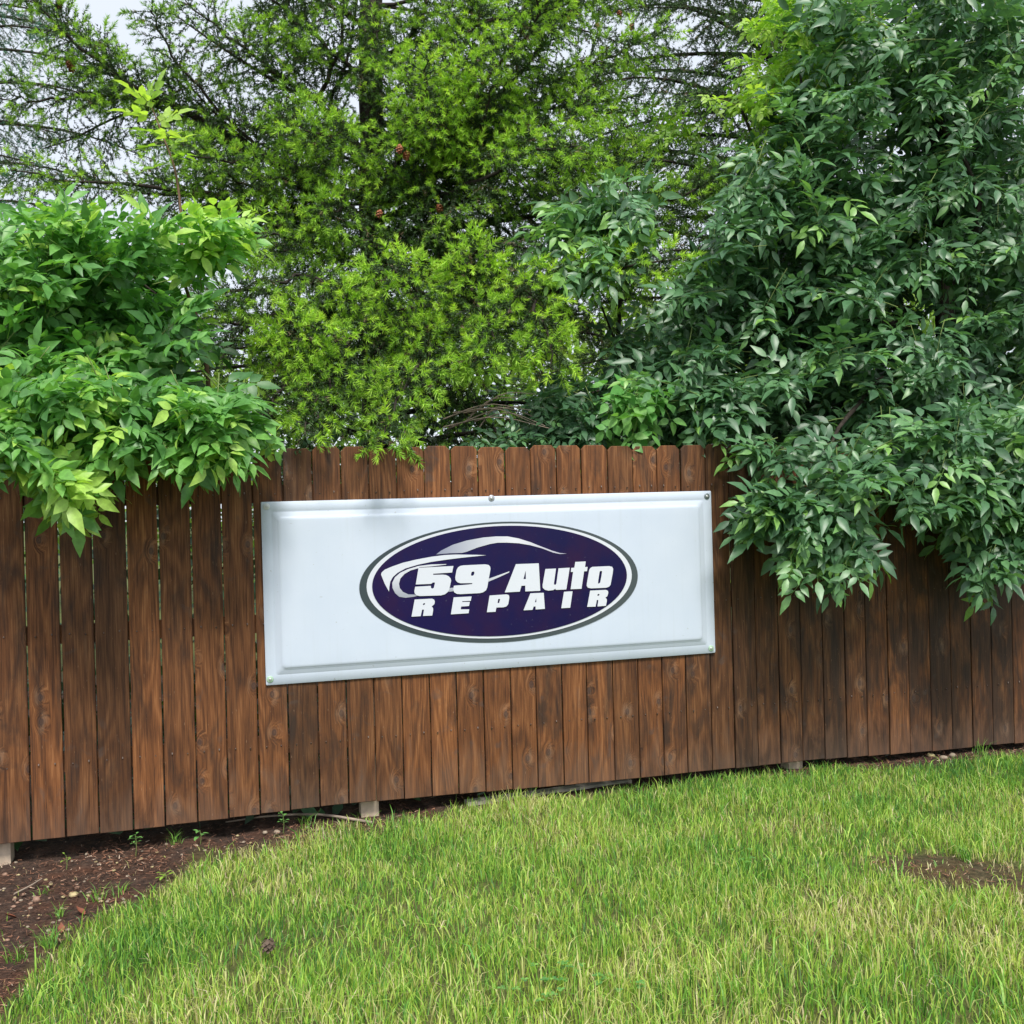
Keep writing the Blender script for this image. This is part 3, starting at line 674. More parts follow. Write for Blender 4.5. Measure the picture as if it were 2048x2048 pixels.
# --- bright large-leaved shrub just behind the fence top
Xs = at(1270, 900, 5.95)
shrub = thing('broadleaf_shrub', 'bright green shrub with large veined leaves peeking over the middle of the fence', 'shrub', (Xs[0], Xs[1], 0))
G = Growth(8)
G.field([(1215, 770), (1260, 745), (1300, 775), (1350, 770), (1340, 840), (1300, 880), (1240, 870), (1210, 830)], 20, (5.6, 5.9), 240, 60, L=(.12, .2), nodes=(2, 4), scale=1.15, young=.18, toward=.5)
G.bake(shr, shrub, 200)
for px, py in ((1230, 780), (1290, 800), (1340, 770), (1260, 850)):
    limb_part('stem', [(Xs[0], Xs[1], -.02), m_(1275, 1000, 5.9), m_(1270, 880, 5.85), m_(px, py, 5.75)], .007, .003, M['twig_green'], shrub, 9, 5)
Xs2 = at(1140, 900, 5.95)
shrub2 = thing('broadleaf_shrub', 'dark green low shrub behind the fence top left of the large-leaved shrub', 'shrub', (Xs2[0], Xs2[1], 0))
G = Growth(9)
G.field([(1070, 790), (1130, 770), (1200, 800), (1200, 860), (1090, 870)], 22, (5.75, 6.1), 220, 60, L=(.12, .22), nodes=(3, 5), scale=.8, young=-.15, toward=.4)
G.field([(930, 880), (1040, 870), (1040, 890), (930, 895)], 5, (5.6, 5.8), 180, 60, L=(.1, .16), nodes=(2, 4), scale=.7, young=-.05, toward=.3)
G.bake(ash, shrub2, 120)
limb_part('stem', [(Xs2[0], Xs2[1], -.02), m_(1140, 1000, 5.9), m_(1135, 830, 5.85)], .008, .003, M['twig_brown'], shrub2, 9, 5)

# --- left shrub hanging over the fence
Xl = at(150, 1100, 5.5)
left = thing('ash_shrub', 'bright green leafy ash bush spilling over the left end of the fence', 'shrub', (Xl[0], Xl[1], float(ground_z(Xl[0], Xl[1]))))
G = Growth(11)
ly = dict(lay=.3, droop=.15)
G.field([(-60, 480), (150, 450), (270, 490), (350, 540), (370, 640), (350, 730), (250, 760), (-60, 760)], 78, back(-.1, .7), lambda px, py: 60-(px-100)*.2, 60, L=(.22, .4), scale=1.05, young=.05, **ly)
G.field([(350, 450), (420, 430), (460, 460), (450, 510), (400, 540), (360, 520)], 9, back(.1, .4), 50, 40, L=(.18, .28), young=.35, **ly)
G.field([(-60, 720), (300, 740), (420, 750), (490, 800), (490, 830), (400, 855), (280, 860), (170, 870), (80, 890), (-60, 870)], 62, lambda px, py: Yf(px)-G.r.uniform(-.1, .5), -15, 30, L=(.22, .38), scale=1.05, young=.12, **ly)
G.field([(50, 905), (120, 910), (210, 905), (170, 940), (90, 955)], 7, lambda px, py: Yf(px)-G.r.uniform(.3, .55), -45, 35, L=(.16, .26), young=.35, **ly)
G.field([(310, 870), (390, 860), (440, 860), (420, 885), (330, 890)], 5, lambda px, py: Yf(px)-G.r.uniform(.2, .45), -35, 30, L=(.16, .24), young=.12, **ly)
G.bake(lft, left, 300)
G = Growth(12)
G.field([(-60, 520), (330, 580), (370, 800), (-60, 850)], 85, back(.5, 1.7), 20, 70, L=(.3, .5), scale=1.2, young=-.15)
G.bake(lft_b, left, 0, rest='inner_foliage', twig='inner_twig')
bl = np.array([Xl[0], Xl[1], 0.])
for k, pts in enumerate(([bl, m_(160, 1000, 5.4), m_(230, 800, 5.3), m_(330, 640, 5.3), m_(250, 520, 5.2)], [bl, m_(130, 1000, 5.4), m_(60, 780, 5.2), m_(20, 560, 5.2)], [bl, m_(180, 1000, 5.3), m_(280, 850, 5.0), m_(480, 820, 4.9)], [bl, m_(120, 1000, 5.2), m_(80, 880, 4.7), m_(70, 960, 4.35)], [bl, m_(150, 1000, 5.3), m_(160, 760, 5.2), m_(120, 500, 5.2)])):
    limb_part('branch', pts, .016, .004, M['bark'], left, 12, 6, .01)

# --- slender lime sapling rising behind it
Xp = at(405, 1000, 5.75)
sap = thing('tall_sapling', 'slender sapling with lime green top leaves rising above the left bush', 'sapling', (Xp[0], Xp[1], 0))
P = curve([(Xp[0], Xp[1], -.03), m_(420, 850, 5.75), m_(398, 655, 5.72), m_(368, 560, 5.7), m_(362, 430, 5.7), m_(350, 340, 5.7), m_(325, 270, 5.7), m_(300, 205, 5.7)], 30)
V, F = tube(P, np.linspace(.015, .003, 30), 6); wob('stem', mesh('stem', V, F), M['twig_brown'], sap)
G = Growth(13)
for px, py, d in ((300, 215, (-.8, -.2, .5)), (300, 215, (.3, -.2, .9)), (306, 240, (-1, -.3, .1)), (312, 255, (.6, -.3, .6)), (318, 268, (-.6, -.4, .2)), (330, 290, (-1, -.3, .1)), (335, 300, (.8, -.3, .7)), (345, 325, (-.8, -.3, 0)), (300, 225, (0, -.6, .8)), (325, 280, (.2, -.9, .2)), (345, 320, (.9, -.5, .3))):
    for _ in range(1):
        q = at(px, py, 5.7); G.pos.append(q); G.dir.append(np.array(d)+G.r.normal(0, .15, 3)); G.up.append(np.array([0, -.5, 1])+G.r.normal(0, .3, 3)); G.sc.append(G.r.uniform(.85, 1.2)); G.dt.append(.3+G.r.normal(0, .15))
G.bake(lim, sap, 60)

# --- lime-leaved tree far behind, upper right
Xt = at(1560, 900, 7.6)
lime = thing('lime_leaved_tree', 'small-leaved bright lime tree at top between the spruce and the dark ash', 'tree', (Xt[0], Xt[1], 0))
G = Growth(15)
G.field([(1500, 120), (1560, -20), (1720, -60), (1760, 40), (1680, 200), (1560, 270), (1480, 260), (1450, 200)], 115, (6.5, 7.5), 200, 60, L=(.25, .4), nodes=(4, 6), scale=.75)
G.field([(1300, 200), (1420, 180), (1440, 420), (1300, 420), (1200, 300)], 45, (9.5, 10.6), 200, 60, L=(.3, .5), nodes=(4, 6), scale=.8, young=-.2)
G.bake(lim, lime, 120, M['twig_brown'])
limb_part('trunk', [(Xt[0], Xt[1], -.05), m_(1565, 700, 7.6), m_(1570, 300, 7.5), m_(1590, 60, 7.4), m_(1600, -80, 7.4)], .05, .015, M['bark'], lime)
limb_part('branch', [m_(1568, 420, 7.5), m_(1500, 260, 7.3), m_(1470, 190, 7.2)], .02, .006, M['bark'], lime, 9, 5)

# ------------------------------------------------------------------ spruces
def shoot_tpl(tint, seed, L=.070, n=40, nl=.035, hw=.0029):
    r = np.random.default_rng(seed); t = np.sort(r.uniform(.02, 1.0, n)); az = r.uniform(0, 2*math.pi, n)
    th = np.radians(np.interp(t, [0, .6, 1], [72, 55, 12])+r.normal(0, 7, n)); l = nl*np.interp(t, [0, .25, .8, 1], [.75, 1, 1, .8])*r.uniform(.85, 1.15, n)
    b = np.stack([np.zeros(n), t*L, -.12*L*t*t], 1)
    d = np.stack([np.sin(th)*np.cos(az), np.cos(th), np.sin(th)*np.sin(az)], 1)
    w = unit(np.cross(d, r.normal(0, 1, (n, 3))))*hw
    V = np.stack([b-w, b+w, b+d*l[:, None]], 1).reshape(-1, 3); F = np.arange(3*n).reshape(-1, 3)
    ac = Acc(); ac.add(V, F, np.repeat(np.clip(tint+r.normal(0, .08, n)+.15*(t-.5), 0, 1), 3)); return ac
shoots = Kind('shoot', [shoot_tpl(t, 200+i) for i, t in enumerate((.2, .35, .5, .6, .72, .9))], M['shoot'])
shoots_far = Kind('shoot', [shoot_tpl(t, 250+i, .075, 26, .036, .0034) for i, t in enumerate((.1, .25, .4, .6))], M['shoot'])
shoots_blue = Kind('shoot', [shoot_tpl(t, 230+i, .075, 26, .036, .0034) for i, t in enumerate((.2, .5, .9))], M['shoot_blue'])
class Spruce:
    def __init__(s, seed): s.r = np.random.default_rng(seed); s.seg = []; s.sh = []; s.wood = Acc()
    def line(s, P, r0, r1, sides=4): V, F = tube(P, np.linspace(r0, r1, len(P)), sides); s.wood.add(V, F)
    def spray(s, P, side=.45, step=.085, bright=1., bare=.12, tight=1., dens=1., hang=.16, upr=.4):
        "flattened bough: branchlets left and right of the axis, twiglets on those, a new shoot on each end"
        r = s.r; L = np.linalg.norm(np.diff(P, axis=0), axis=1).sum(); n = max(3, int(L/step)); T = unit(np.gradient(P, axis=0)); f = np.linspace(0, 1, len(P))
        for k in range(n):
            t = bare+(1-bare)*(k+r.uniform(0, .8))/n
            q = np.array([np.interp(t, f, P[:, i]) for i in range(3)]); tt = unit(np.array([np.interp(t, f, T[:, i]) for i in range(3)]))
            sd = unit(np.cross(tt, [0, 0, 1.])+1e-6); upv = np.cross(sd, tt)
            for sg in (-1, 1, 0):
                if sg == 0 and r.random() > upr*1.6: continue
                a = R(r.uniform(38, 62)); l = side*(1.05-t*.75)*r.uniform(.6, 1.15)
                d = tt*math.cos(a)+sd*sg*math.sin(a)*1.0+upv*r.normal(-.05, .5) if sg else tt*.5+upv*r.uniform(.4, .9)+sd*r.normal(0, .3)
                if sg == 0: l *= .55
                s.branchlet(q, unit(d), l, bright*(1 if sg else 1.15), dens, hang if sg else -.25)
        self_tip = P[-1]; s.shoot(self_tip, T[-1], 1.25, bright)
        s.seg.append((P[int(len(P)*.5)], P[-1], 1.0, dens))
    def branchlet(s, q, d, l, bright, dens, hang):
        r = s.r; m = 5; t = np.linspace(0, 1, m); P = q+np.outer(t, d)*l; P[:, 2] -= hang*l*t*t*1.4
        s.line(P, .0028, .0012, 3)
        for i in range(m-1): s.seg.append((P[i], P[i+1], .9, dens))
        dd = unit(P[-1]-P[-2]); s.shoot(P[-1], dd, 1.1, bright)
        k = int(l/.052)
        sd = unit(np.cross(dd, [0, 0, 1.])+1e-6)
        for j in range(k):
            tt = .2+.75*(j+r.uniform(0, .9))/max(k, 1); c = np.array([np.interp(tt, t, P[:, i]) for i in range(3)])
            sg = 1 if j % 2 else -1
            e = unit(dd*.75+sd*sg*.8+np.array([0, 0, r.normal(-.12, .55)])); ll = (.05+.12*(1-tt))*r.uniform(.6, 1.3)*min(1, l/.3+.3)
            p2 = c+e*ll; p2[2] -= hang*ll*.5
            s.seg.append((c, p2, .85, dens))
            if r.random() < .55+.45*min(1, bright): s.shoot(p2, unit(p2-c), .95, bright)
    def shoot(s, p, d, sc, bright): s.sh.append((p, unit(d+s.r.normal(0, .15, 3)), sc*s.r.uniform(.75, 1.2), bright))
    def bake(s, parent, kind, single=300, per_m=420, nl=.024, needle=None, hw=.0042):
        r = s.r
        A = np.array([x[0] for x in s.seg]); B = np.array([x[1] for x in s.seg]); dn = np.array([x[3] for x in s.seg])
        Ls = np.linalg.norm(B-A, axis=1); cnt = np.maximum(2, (Ls*per_m*dn)).astype(int)
        i = np.repeat(np.arange(len(A)), cnt); n = len(i)
        t = r.random(n); T = unit(B-A)[i]; b = A[i]+(B-A)[i]*t[:, None]
        rnd = unit(r.normal(0, 1, (n, 3))); pr = unit(rnd-(rnd*T).sum(1, keepdims=True)*T)
        th = r.uniform(.6, 1.05, n)[:, None]; d = unit(T*np.cos(th)+pr*np.sin(th)); l = nl*r.uniform(.75, 1.15, n)[:, None]
        w = unit(np.cross(d, r.normal(0, 1, (n, 3))))*hw
        V = np.stack([b-w, b+w, b+d*l], 1).reshape(-1, 3)
        segt = r.uniform(.1, .75, len(A)); segt[r.random(len(A)) < .05] = 1.0
        wob('needles', mesh('needles', V, np.arange(3*n).reshape(-1, 3), np.repeat(np.clip(segt[i]+r.normal(0, .08, n), 0, 1), 3)), needle or M['needle'], parent, 'stuff')
        pos = np.array([x[0] for x in s.sh]); dr = np.array([x[1] for x in s.sh]); sc = np.array([x[2] for x in s.sh]); br = np.array([x[3] for x in s.sh])
        keep = r.random(len(pos)) < np.clip(br+.15, .15, 1); pos, dr, sc, br = pos[keep], dr[keep], sc[keep], br[keep]
        order = np.argsort([x.mean() for x in kind.T]); k = len(order)
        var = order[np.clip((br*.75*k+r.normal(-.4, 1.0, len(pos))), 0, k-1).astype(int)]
        Rm = frames(dr, np.tile([0, 0, 1.], (len(pos), 1))+r.normal(0, .3, (len(pos), 3)))
        spread(kind, pos, Rm, sc*np.where(br < .5, .85, 1.0), var, parent, single, 'shoots')
        wob('twig', s.wood.mesh('twig'), M['bark'], parent, 'stuff')
def J(*pts): return [at(*p) for p in pts]

Xm = at(748, 900, 8.0)
spruce = thing('spruce_tree', 'tall spruce with bright yellow-green new shoots in the middle behind the fence', 'tree', (Xm[0], Xm[1], 0))
K = Spruce(21)
limb_part('trunk', [(Xm[0], Xm[1], -.05), m_(752, 800, 8), m_(745, 400, 8), m_(742, 100, 8), m_(745, -200, 8), m_(748, -600, 8)], .12, .07, M['bark'], spruce, 20, 10, .006)
big = [  # (path, r0, side length, step, shoot brightness with light and shade painted in, needle density)
 (J((740, 400, 8), (520, 305, 7.8), (330, 205, 7.6), (236, 156, 7.5), (120, 58, 7.3), (30, -40, 7.2)), .036, .58, .075, .75, 1.1),
 (J((745, 330, 8), (690, 265, 7.9), (645, 205, 7.8), (672, 130, 7.8), (692, 0, 7.8), (700, -120, 7.8)), .034, .40, .11, .45, .9),
 (J((645, 205, 7.8), (590, 170, 7.6), (480, 90, 7.4), (370, 0, 7.3)), .022, .55, .075, .8, 1.1),
 (J((742, 180, 8), (640, 80, 7.7), (560, 20, 7.5), (480, -60, 7.4)), .02, .6, .075, .7, 1.1),
 (J((742, 490, 8), (560, 445, 7.6), (400, 385, 7.2), (200, 365, 7), (20, 340, 6.9)), .026, .48, .10, .75, 1.),
 (J((742, 440, 8), (600, 380, 7.3), (480, 330, 7.0), (380, 310, 6.8)), .02, .40, .10, .8, .9),
 (J((742, 540, 8), (640, 490, 7.2), (560, 470, 6.8), (470, 480, 6.5)), .02, .42, .09, .8, 1.),
 (J((745, 580, 7.9), (690, 570, 7.2), (600, 555, 6.7), (500, 570, 6.4), (440, 620, 6.2)), .02, .36, .085, .75, 1.),
 (J((600, 555, 6.7), (660, 570, 6.3), (700, 600, 6.1)), .01, .26, .08, .9, 1.),
 (J((748, 420, 8), (790, 340, 7.2), (840, 230, 6.8), (858, 120, 6.6)), .02, .42, .085, .95, 1.1),
 (J((750, 330, 8), (690, 300, 7.1), (660, 270, 6.8), (600, 260, 6.6)), .02, .34, .085, .8, 1.1),
 (J((752, 380, 8), (900, 270, 7), (1000, 130, 6.7), (1075, 20, 6.5), (1110, -60, 6.4)), .024, .46, .08, 1., 1.1),
 (J((752, 300, 8), (880, 160, 7.5), (950, 40, 7.4), (980, -60, 7.4)), .02, .46, .085, .85, 1.1),
 (J((755, 440, 8), (900, 380, 7), (1040, 320, 6.6), (1180, 290, 6.3)), .024, .46, .08, .85, 1.1),
 (J((755, 470, 8), (1000, 440, 7.4), (1200, 410, 7.1), (1330, 400, 6.8), (1440, 350, 6.7)), .024, .42, .085, .6, 1.),
 (J((755, 360, 8), (820, 380, 7.2), (850, 420, 6.9), (860, 480, 6.8)), .018, .42, .08, .3, 1.1),
 (J((756, 250, 8), (960, 220, 7.6), (1120, 200, 7.3), (1240, 240, 7.1)), .02, .46, .085, .7, 1.),
 (J((752, 500, 8), (840, 480, 7.4), (960, 470, 7.1), (1060, 500, 6.9)), .02, .42, .085, .2, 1.1),
 (J((748, 150, 8), (830, 60, 7.6), (880, -60, 7.5)), .018, .42, .09, .6, 1.),
 (J((752, 200, 8), (820, 230, 7.4), (800, 300, 7.1), (770, 380, 7.0)), .016, .40, .085, .45, 1.),
 (J((742, 250, 8), (600, 260, 8.4), (450, 250, 8.6), (300, 290, 8.8)), .022, .5, .09, .35, 1.),
 (J((745, 620, 8), (560, 640, 7.4), (420, 640, 7.0), (300, 600, 6.9)), .022, .42, .09, .4, 1.),
 (J((760, 620, 8), (950, 640, 7.8), (1100, 620, 7.6), (1220, 660, 7.4)), .022, .42, .09, .2, 1.),
 (J((760, 560, 8), (900, 560, 8.6), (1050, 600, 9), (1150, 640, 9.2)), .022, .45, .09, .2, 1.),
 (J((745, 660, 8), (640, 720, 7.2), (560, 780, 6.6), (520, 840, 6.2)), .02, .40, .085, .35, 1.1),
 (J((755, 690, 8), (820, 740, 7.2), (900, 800, 6.6), (960, 850, 6.3)), .02, .36, .085, .15, 1.1),
 (J((742, 60, 8), (600, -40, 7.6), (420, -120, 7.3)), .02, .58, .08, .7, 1.1),
 (J((520, 305, 7.8), (420, 200, 7.5), (330, 90, 7.3), (300, 20, 7.2)), .014, .42, .09, .55, 1.),
 (J((330, 205, 7.6), (200, 190, 7.4), (80, 200, 7.2), (-20, 190, 7.1)), .014, .42, .09, .6, 1.),
 (J((742, 420, 8), (640, 400, 8.1), (520, 400, 8.0), (420, 430, 7.9)), .016, .44, .09, .4, 1.),
 (J((755, 420, 8), (900, 330, 7.2), (960, 250, 6.8), (985, 170, 6.6)), .02, .42, .085, 1., 1.1),
 (J((755, 300, 8), (1050, 180, 7.4), (1200, 120, 7.2), (1330, 60, 7.0)), .02, .46, .09, .75, 1.),
 (J((752, 120, 8), (900, 60, 7.5), (1050, 30, 7.2), (1180, -10, 7.1)), .02, .46, .09, .85, 1.),
 (J((755, 520, 8), (1050, 420, 7.6), (1180, 340, 7.4), (1300, 330, 7.2)), .02, .44, .09, .8, 1.),
 (J((750, 470, 8), (720, 430, 7.2), (690, 410, 6.8), (640, 430, 6.6)), .016, .40, .085, .7, 1.),
 (J((750, 570, 8), (765, 530, 7.1), (745, 480, 6.7)), .016, .40, .085, .15, 1.),
 (J((742, 320, 8), (640, 330, 7.6), (560, 360, 7.3)), .016, .40, .09, .7, .9),
 (J((752, 90, 8), (800, 140, 7.3), (850, 200, 6.9), (880, 260, 6.7)), .016, .44, .085, .9, 1.),
 (J((752, 260, 8), (960, 300, 7.2), (1080, 260, 6.9), (1180, 200, 6.7)), .018, .46, .085, .85, 1.),
 (J((740, 380, 8), (650, 330, 7.3), (600, 260, 7.0), (560, 210, 6.9)), .016, .44, .085, .7, 1.),
 (J((740, 460, 8), (560, 400, 7.4), (430, 330, 7.1), (330, 270, 7.0)), .016, .46, .085, .65, 1.),
 (J((752, 560, 8), (900, 520, 7.6), (1000, 560, 7.3), (1090, 570, 7.1)), .016, .44, .09, .2, 1.),
 (J((752, 10, 8), (960, -10, 7.6), (1120, -40, 7.4), (1250, -40, 7.3)), .016, .5, .09, .8, 1.),
 (J((745, 110, 8), (735, 130, 7.5), (715, 185, 7.1)), .01, .26, .09, .3, 1.),
 (J((745, 10, 8), (752, 40, 7.5), (760, 110, 7.1)), .01, .26, .09, .35, 1.),
 # the low bough reaching over the fence
 (J((758, 650, 7.9), (850, 620, 6.8), (930, 560, 6.2), (955, 500, 5.9)), .03, .44, .07, 1.05, 1.2),
 (J((850, 620, 6.8), (760, 640, 6.2), (650, 690, 5.8), (530, 690, 5.5)), .018, .40, .07, 1., 1.2),
 (J((900, 620, 6.4), (860, 700, 5.9), (800, 780, 5.5), (765, 885, 5.02)), .016, .34, .07, .85, 1.2),
 (J((940, 590, 6.2), (1040, 590, 5.9), (1095, 650, 5.7), (1100, 735, 5.6)), .016, .36, .07, .95, 1.2),
 (J((940, 580, 6.3), (1100, 590, 6.2), (1230, 545, 6.05), (1370, 512, 5.95)), .018, .34, .075, 1., 1.1),
 (J((700, 680, 5.95), (660, 760, 5.6), (610, 870, 4.97)), .012, .30, .075, .7, 1.1),
 (J((880, 610, 6.5), (820, 570, 6.0), (765, 530, 5.8)), .014, .36, .07, 1.1, 1.2),
 (J((930, 580, 6.2), (980, 650, 5.7), (960, 720, 5.5)), .014, .34, .07, .85, 1.2),
 (J((640, 690, 5.8), (590, 660, 5.6), (575, 640, 5.55)), .01, .24, .07, 1.1, 1.1),
]
for pts, r0, sd, st, br, dn in big:
    P = curve(pts, 16); P[1:-1] += K.r.normal(0, .015, (14, 3))
    V, F = tube(P, np.linspace(r0, .004, 16), 6); wob('branch', mesh('branch', V, F), M['bark'], spruce)
    K.spray(P, sd, st, br, dens=dn)
for pts, r0, sd, st, br, dn in big:                                   # inner, shaded layer of boughs behind the showing ones, shade painted into shoot tints
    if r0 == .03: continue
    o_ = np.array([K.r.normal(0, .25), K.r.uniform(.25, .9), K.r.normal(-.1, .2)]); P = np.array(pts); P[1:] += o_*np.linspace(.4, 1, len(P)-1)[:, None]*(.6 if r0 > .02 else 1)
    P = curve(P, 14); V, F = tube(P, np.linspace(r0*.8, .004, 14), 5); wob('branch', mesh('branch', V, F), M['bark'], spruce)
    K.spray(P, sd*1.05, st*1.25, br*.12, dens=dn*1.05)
def radial(K, X, Y, z0, z1, n, Lmax, bright, parent, dens, az=None, rise=.1, step=.12):
    for k in range(n):
        z = z0+(z1-z0)*(k+.5)/n; a = az(k) if az else k*2.399+K.r.normal(0, .2); L = Lmax*K.r.uniform(.75, 1.1)*np.interp(z, [0, 2, 9], [.8, 1, .75])
        d = np.array([math.cos(a), math.sin(a), 0])
        P = curve([np.array([X, Y, z]), np.array([X, Y, z+rise*L*.5])+d*L*.35, np.array([X, Y, z+rise*L*.4])+d*L*.7, np.array([X, Y, z-.05*L])+d*L], 12)
        V, F = tube(P, np.linspace(.026, .004, 12), 5); wob('branch', mesh('branch', V, F), M['bark'], parent)
        K.spray(P, .5, step, bright*K.r.uniform(.6, 1.4), dens=dens)
radial(K, Xm[0], Xm[1], 1.0, 3.3, 15, 2.3, .05, spruce, .9, az=lambda k: -math.pi/2+4.2*(((k*.618) % 1)-.5), step=.13)
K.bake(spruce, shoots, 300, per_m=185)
# dead grey twigs at the foot of the low bough
for k in range(9):
    a = at(900+K.r.uniform(-20, 60), 845+K.r.uniform(-20, 15), 5.9); b_ = at(1060+K.r.uniform(-60, 60), 815+K.r.uniform(-35, 45), 5.75+K.r.uniform(-.1, .2)); c_ = (a+b_)/2+np.array([0, 0, .06])
    V, F = tube(curve([a, c_, b_], 8), np.linspace(.0055, .0018, 8), 5); o = wob('dead_twig', mesh('dead_twig', V, F), M['dead'], spruce)
# reddish cones
def cone_mesh(seed, L=.085):
    r = np.random.default_rng(seed); ac = Acc()
    for k in range(26):
        t = k/26; a = k*2.4; rad = .016*math.sin(math.pi*min(1, t*.9+.12)); p = np.array([rad*math.cos(a), rad*math.sin(a), -L*t]); d = np.array([math.cos(a)*.75, math.sin(a)*.75, -.65])
        V, F = leaflet(.022, .016, p*.5, d, .1, .1, rows=((.3, .8), (.7, 1.))); ac.add(V, F, .5)
    return ac.mesh('cone')
def hang_cones(parent, lst, name='cone'):
    mes = [cone_mesh(s) for s in (1, 2)]
    for m in mes: m.materials.append(M['cone_hang'])
    for k, (px, py, Y) in enumerate(lst):
        o = ob(name, mes[k % 2], None, parent, loc=list(at(px, py, Y)-BASE[parent.name])); o.scale = (1.1,)*3; o.rotation_euler = (K.r.normal(0, .2), K.r.normal(0, .2), K.r.uniform(0, 6))
hang_cones(spruce, [(802, 288, 6.5), (815, 302, 6.5), (762, 418, 6.7), (876, 408, 6.8), (136, 120, 7.3), (146, 130, 7.3), (118, 0, 7.2)])

Xb = at(1580, 900, 10.6)
spruce2 = thing('spruce_tree', 'darker spruce with reddish hanging cones beyond, right of the middle spruce', 'tree', (Xb[0], Xb[1], 0))
K2 = Spruce(23)
limb_part('trunk', [(Xb[0], Xb[1], -.05), m_(1582, 600, 10.6), m_(1578, 200, 10.6), m_(1575, -300, 10.6)], .09, .06, M['bark'], spruce2, 12, 8)
radial(K2, Xb[0], Xb[1], 1.8, 7.8, 54, 3.1, .34, spruce2, .8, az=lambda k: -math.pi*.74+2.6*(((k*.618) % 1)-.5))
K2.bake(spruce2, shoots_far, 120, per_m=170, nl=.034, hw=.0052)
hang_cones(spruce2, [(1140, 30, 8.4), (1192, 45, 8.4), (1204, 120, 8.4), (1262, 45, 8.5), (1290, 70, 8.5), (1240, 20, 8.4), (1142, 20, 8.4)])

Xc = at(-260, 900, 9.4)
spruce3 = thing('spruce_tree', 'spruce at the far left edge with blue-green branch tips', 'tree', (Xc[0], Xc[1], 0))
K3 = Spruce(25)
limb_part('trunk', [(Xc[0], Xc[1], -.05), m_(-258, 500, 9.4), m_(-255, -200, 9.4)], .13, .08, M['bark'], spruce3, 12, 8)
radial(K3, Xc[0], Xc[1], 1.6, 6.4, 22, 2.9, .4, spruce3, .7, az=lambda k: -.45+.9*((k*.618) % 1)-.1)
K3.bake(spruce3, shoots_blue, 120, per_m=200, nl=.028, hw=.003)

# ------------------------------------------------------------------ far woodland seen through the gaps
def woodland():
    r = np.random.default_rng(31); n = 26000
    x = r.uniform(-14, 16, n); y = r.uniform(17, 22, n)
    top = 3.6+1.6*vnoise(x+40, y*0+1, .35, 12)+.9*vnoise(x+40, y*0+3, 1.3, 13)+np.clip((x-1)*.25, 0, 2.2)
    z = top*np.sqrt(r.random(n))
    c = np.stack([x, y, z], 1); d = unit(r.normal(0, 1, (n, 3))+[0, -.6, .2]); e = unit(np.cross(d, r.normal(0, 1, (n, 3)))); f = np.cross(d, e); s = r.uniform(.06, .16, n)[:, None]
    V = np.stack([c-e*s, c-f*s*.5, c+e*s, c+f*s*.5], 1).reshape(-1, 3)
    k = np.arange(n)*4; F = np.concatenate([np.stack([k, k+1, k+2], 1), np.stack([k, k+2, k+3], 1)])
    t = np.repeat(np.clip(.2+.6*vnoise(x+9, z*2+9, .8, 14)+r.normal(0, .12, n), 0, 1), 4)
    o = ob('far_woodland', mesh('far_woodland', V, F, t), M['far_leaf']); o['kind'] = 'stuff'; tag(o, 'pale green leafy woodland far behind the spruces', 'woodland')
woodland()
# understorey: a dark mass of low growth under the trees behind the fence
def understorey():
    r = np.random.default_rng(33); n = 17000
    x = r.uniform(-6.5, 8, n); y = fenceY(x)+r.uniform(.5, 5.5, n)
    k_ = 5000; y[:k_] = fenceY(x[:k_])+r.uniform(.16, .7, k_)  # extra low leaves added close behind to darken the gap under the pickets
    top = 1.25+.9*vnoise(x+40, y+2, .8, 15)+np.clip((x-1.3)*.55, 0, 1.7)+.9*np.exp(-((x+.3)/2.6)**2)*(y-fenceY(x) > 1.8)
    z = top*r.random(n)**.6; z[:k_] = r.uniform(0, .75, k_)
    c = np.stack([x, y, z], 1); d = unit(r.normal(0, .6, (n, 3))+[0, -.5, .8]); e = unit(np.cross(d, r.normal(0, 1, (n, 3)))); f = np.cross(d, e); s = r.uniform(.035, .075, n)[:, None]
    V = np.stack([c-e*s, c-f*s*.5, c+e*s, c+f*s*.5], 1).reshape(-1, 3)
    k = np.arange(n)*4; F = np.concatenate([np.stack([k, k+1, k+2], 1), np.stack([k, k+2, k+3], 1)])
    o = ob('undergrowth', mesh('undergrowth', V, F, np.repeat(np.clip(r.normal(.2, .2, n), 0, 1), 4)), M['leaf_ash']); o['kind'] = 'stuff'; tag(o, 'dark leafy undergrowth below the trees behind the fence', 'undergrowth')
understorey()

# ------------------------------------------------------------------ lawn
def grass_blades(x, y, h, lean, wid, tint, r):
    n = len(x); z = ground_z(x, y); a = r.uniform(0, 2*math.pi, n); ld = np.stack([np.cos(a), np.sin(a), np.zeros(n)], 1)
    fa = r.uniform(0, 2*math.pi, n); wd = np.stack([np.cos(fa), np.sin(fa), np.zeros(n)], 1)*wid[:, None]/2
    b = np.stack([x, y, z-.004], 1)
    m = b+ld*(lean*h*.30)[:, None]+np.array([0, 0, 1.])*(h*.58)[:, None]
    t = b+ld*(lean*h*.95)[:, None]+np.array([0, 0, 1.])*(h*np.sqrt(np.clip(1-.55*lean**2, .1, 1)))[:, None]
    V = np.stack([b-wd, b+wd, m-wd*.8, m+wd*.8, t], 1).reshape(-1, 3)
    k = np.arange(n)*5; F = np.concatenate([np.stack([k, k+1, k+3], 1), np.stack([k, k+3, k+2], 1), np.stack([k+2, k+3, k+4], 1)])
    return V, F, np.repeat(tint, 5)
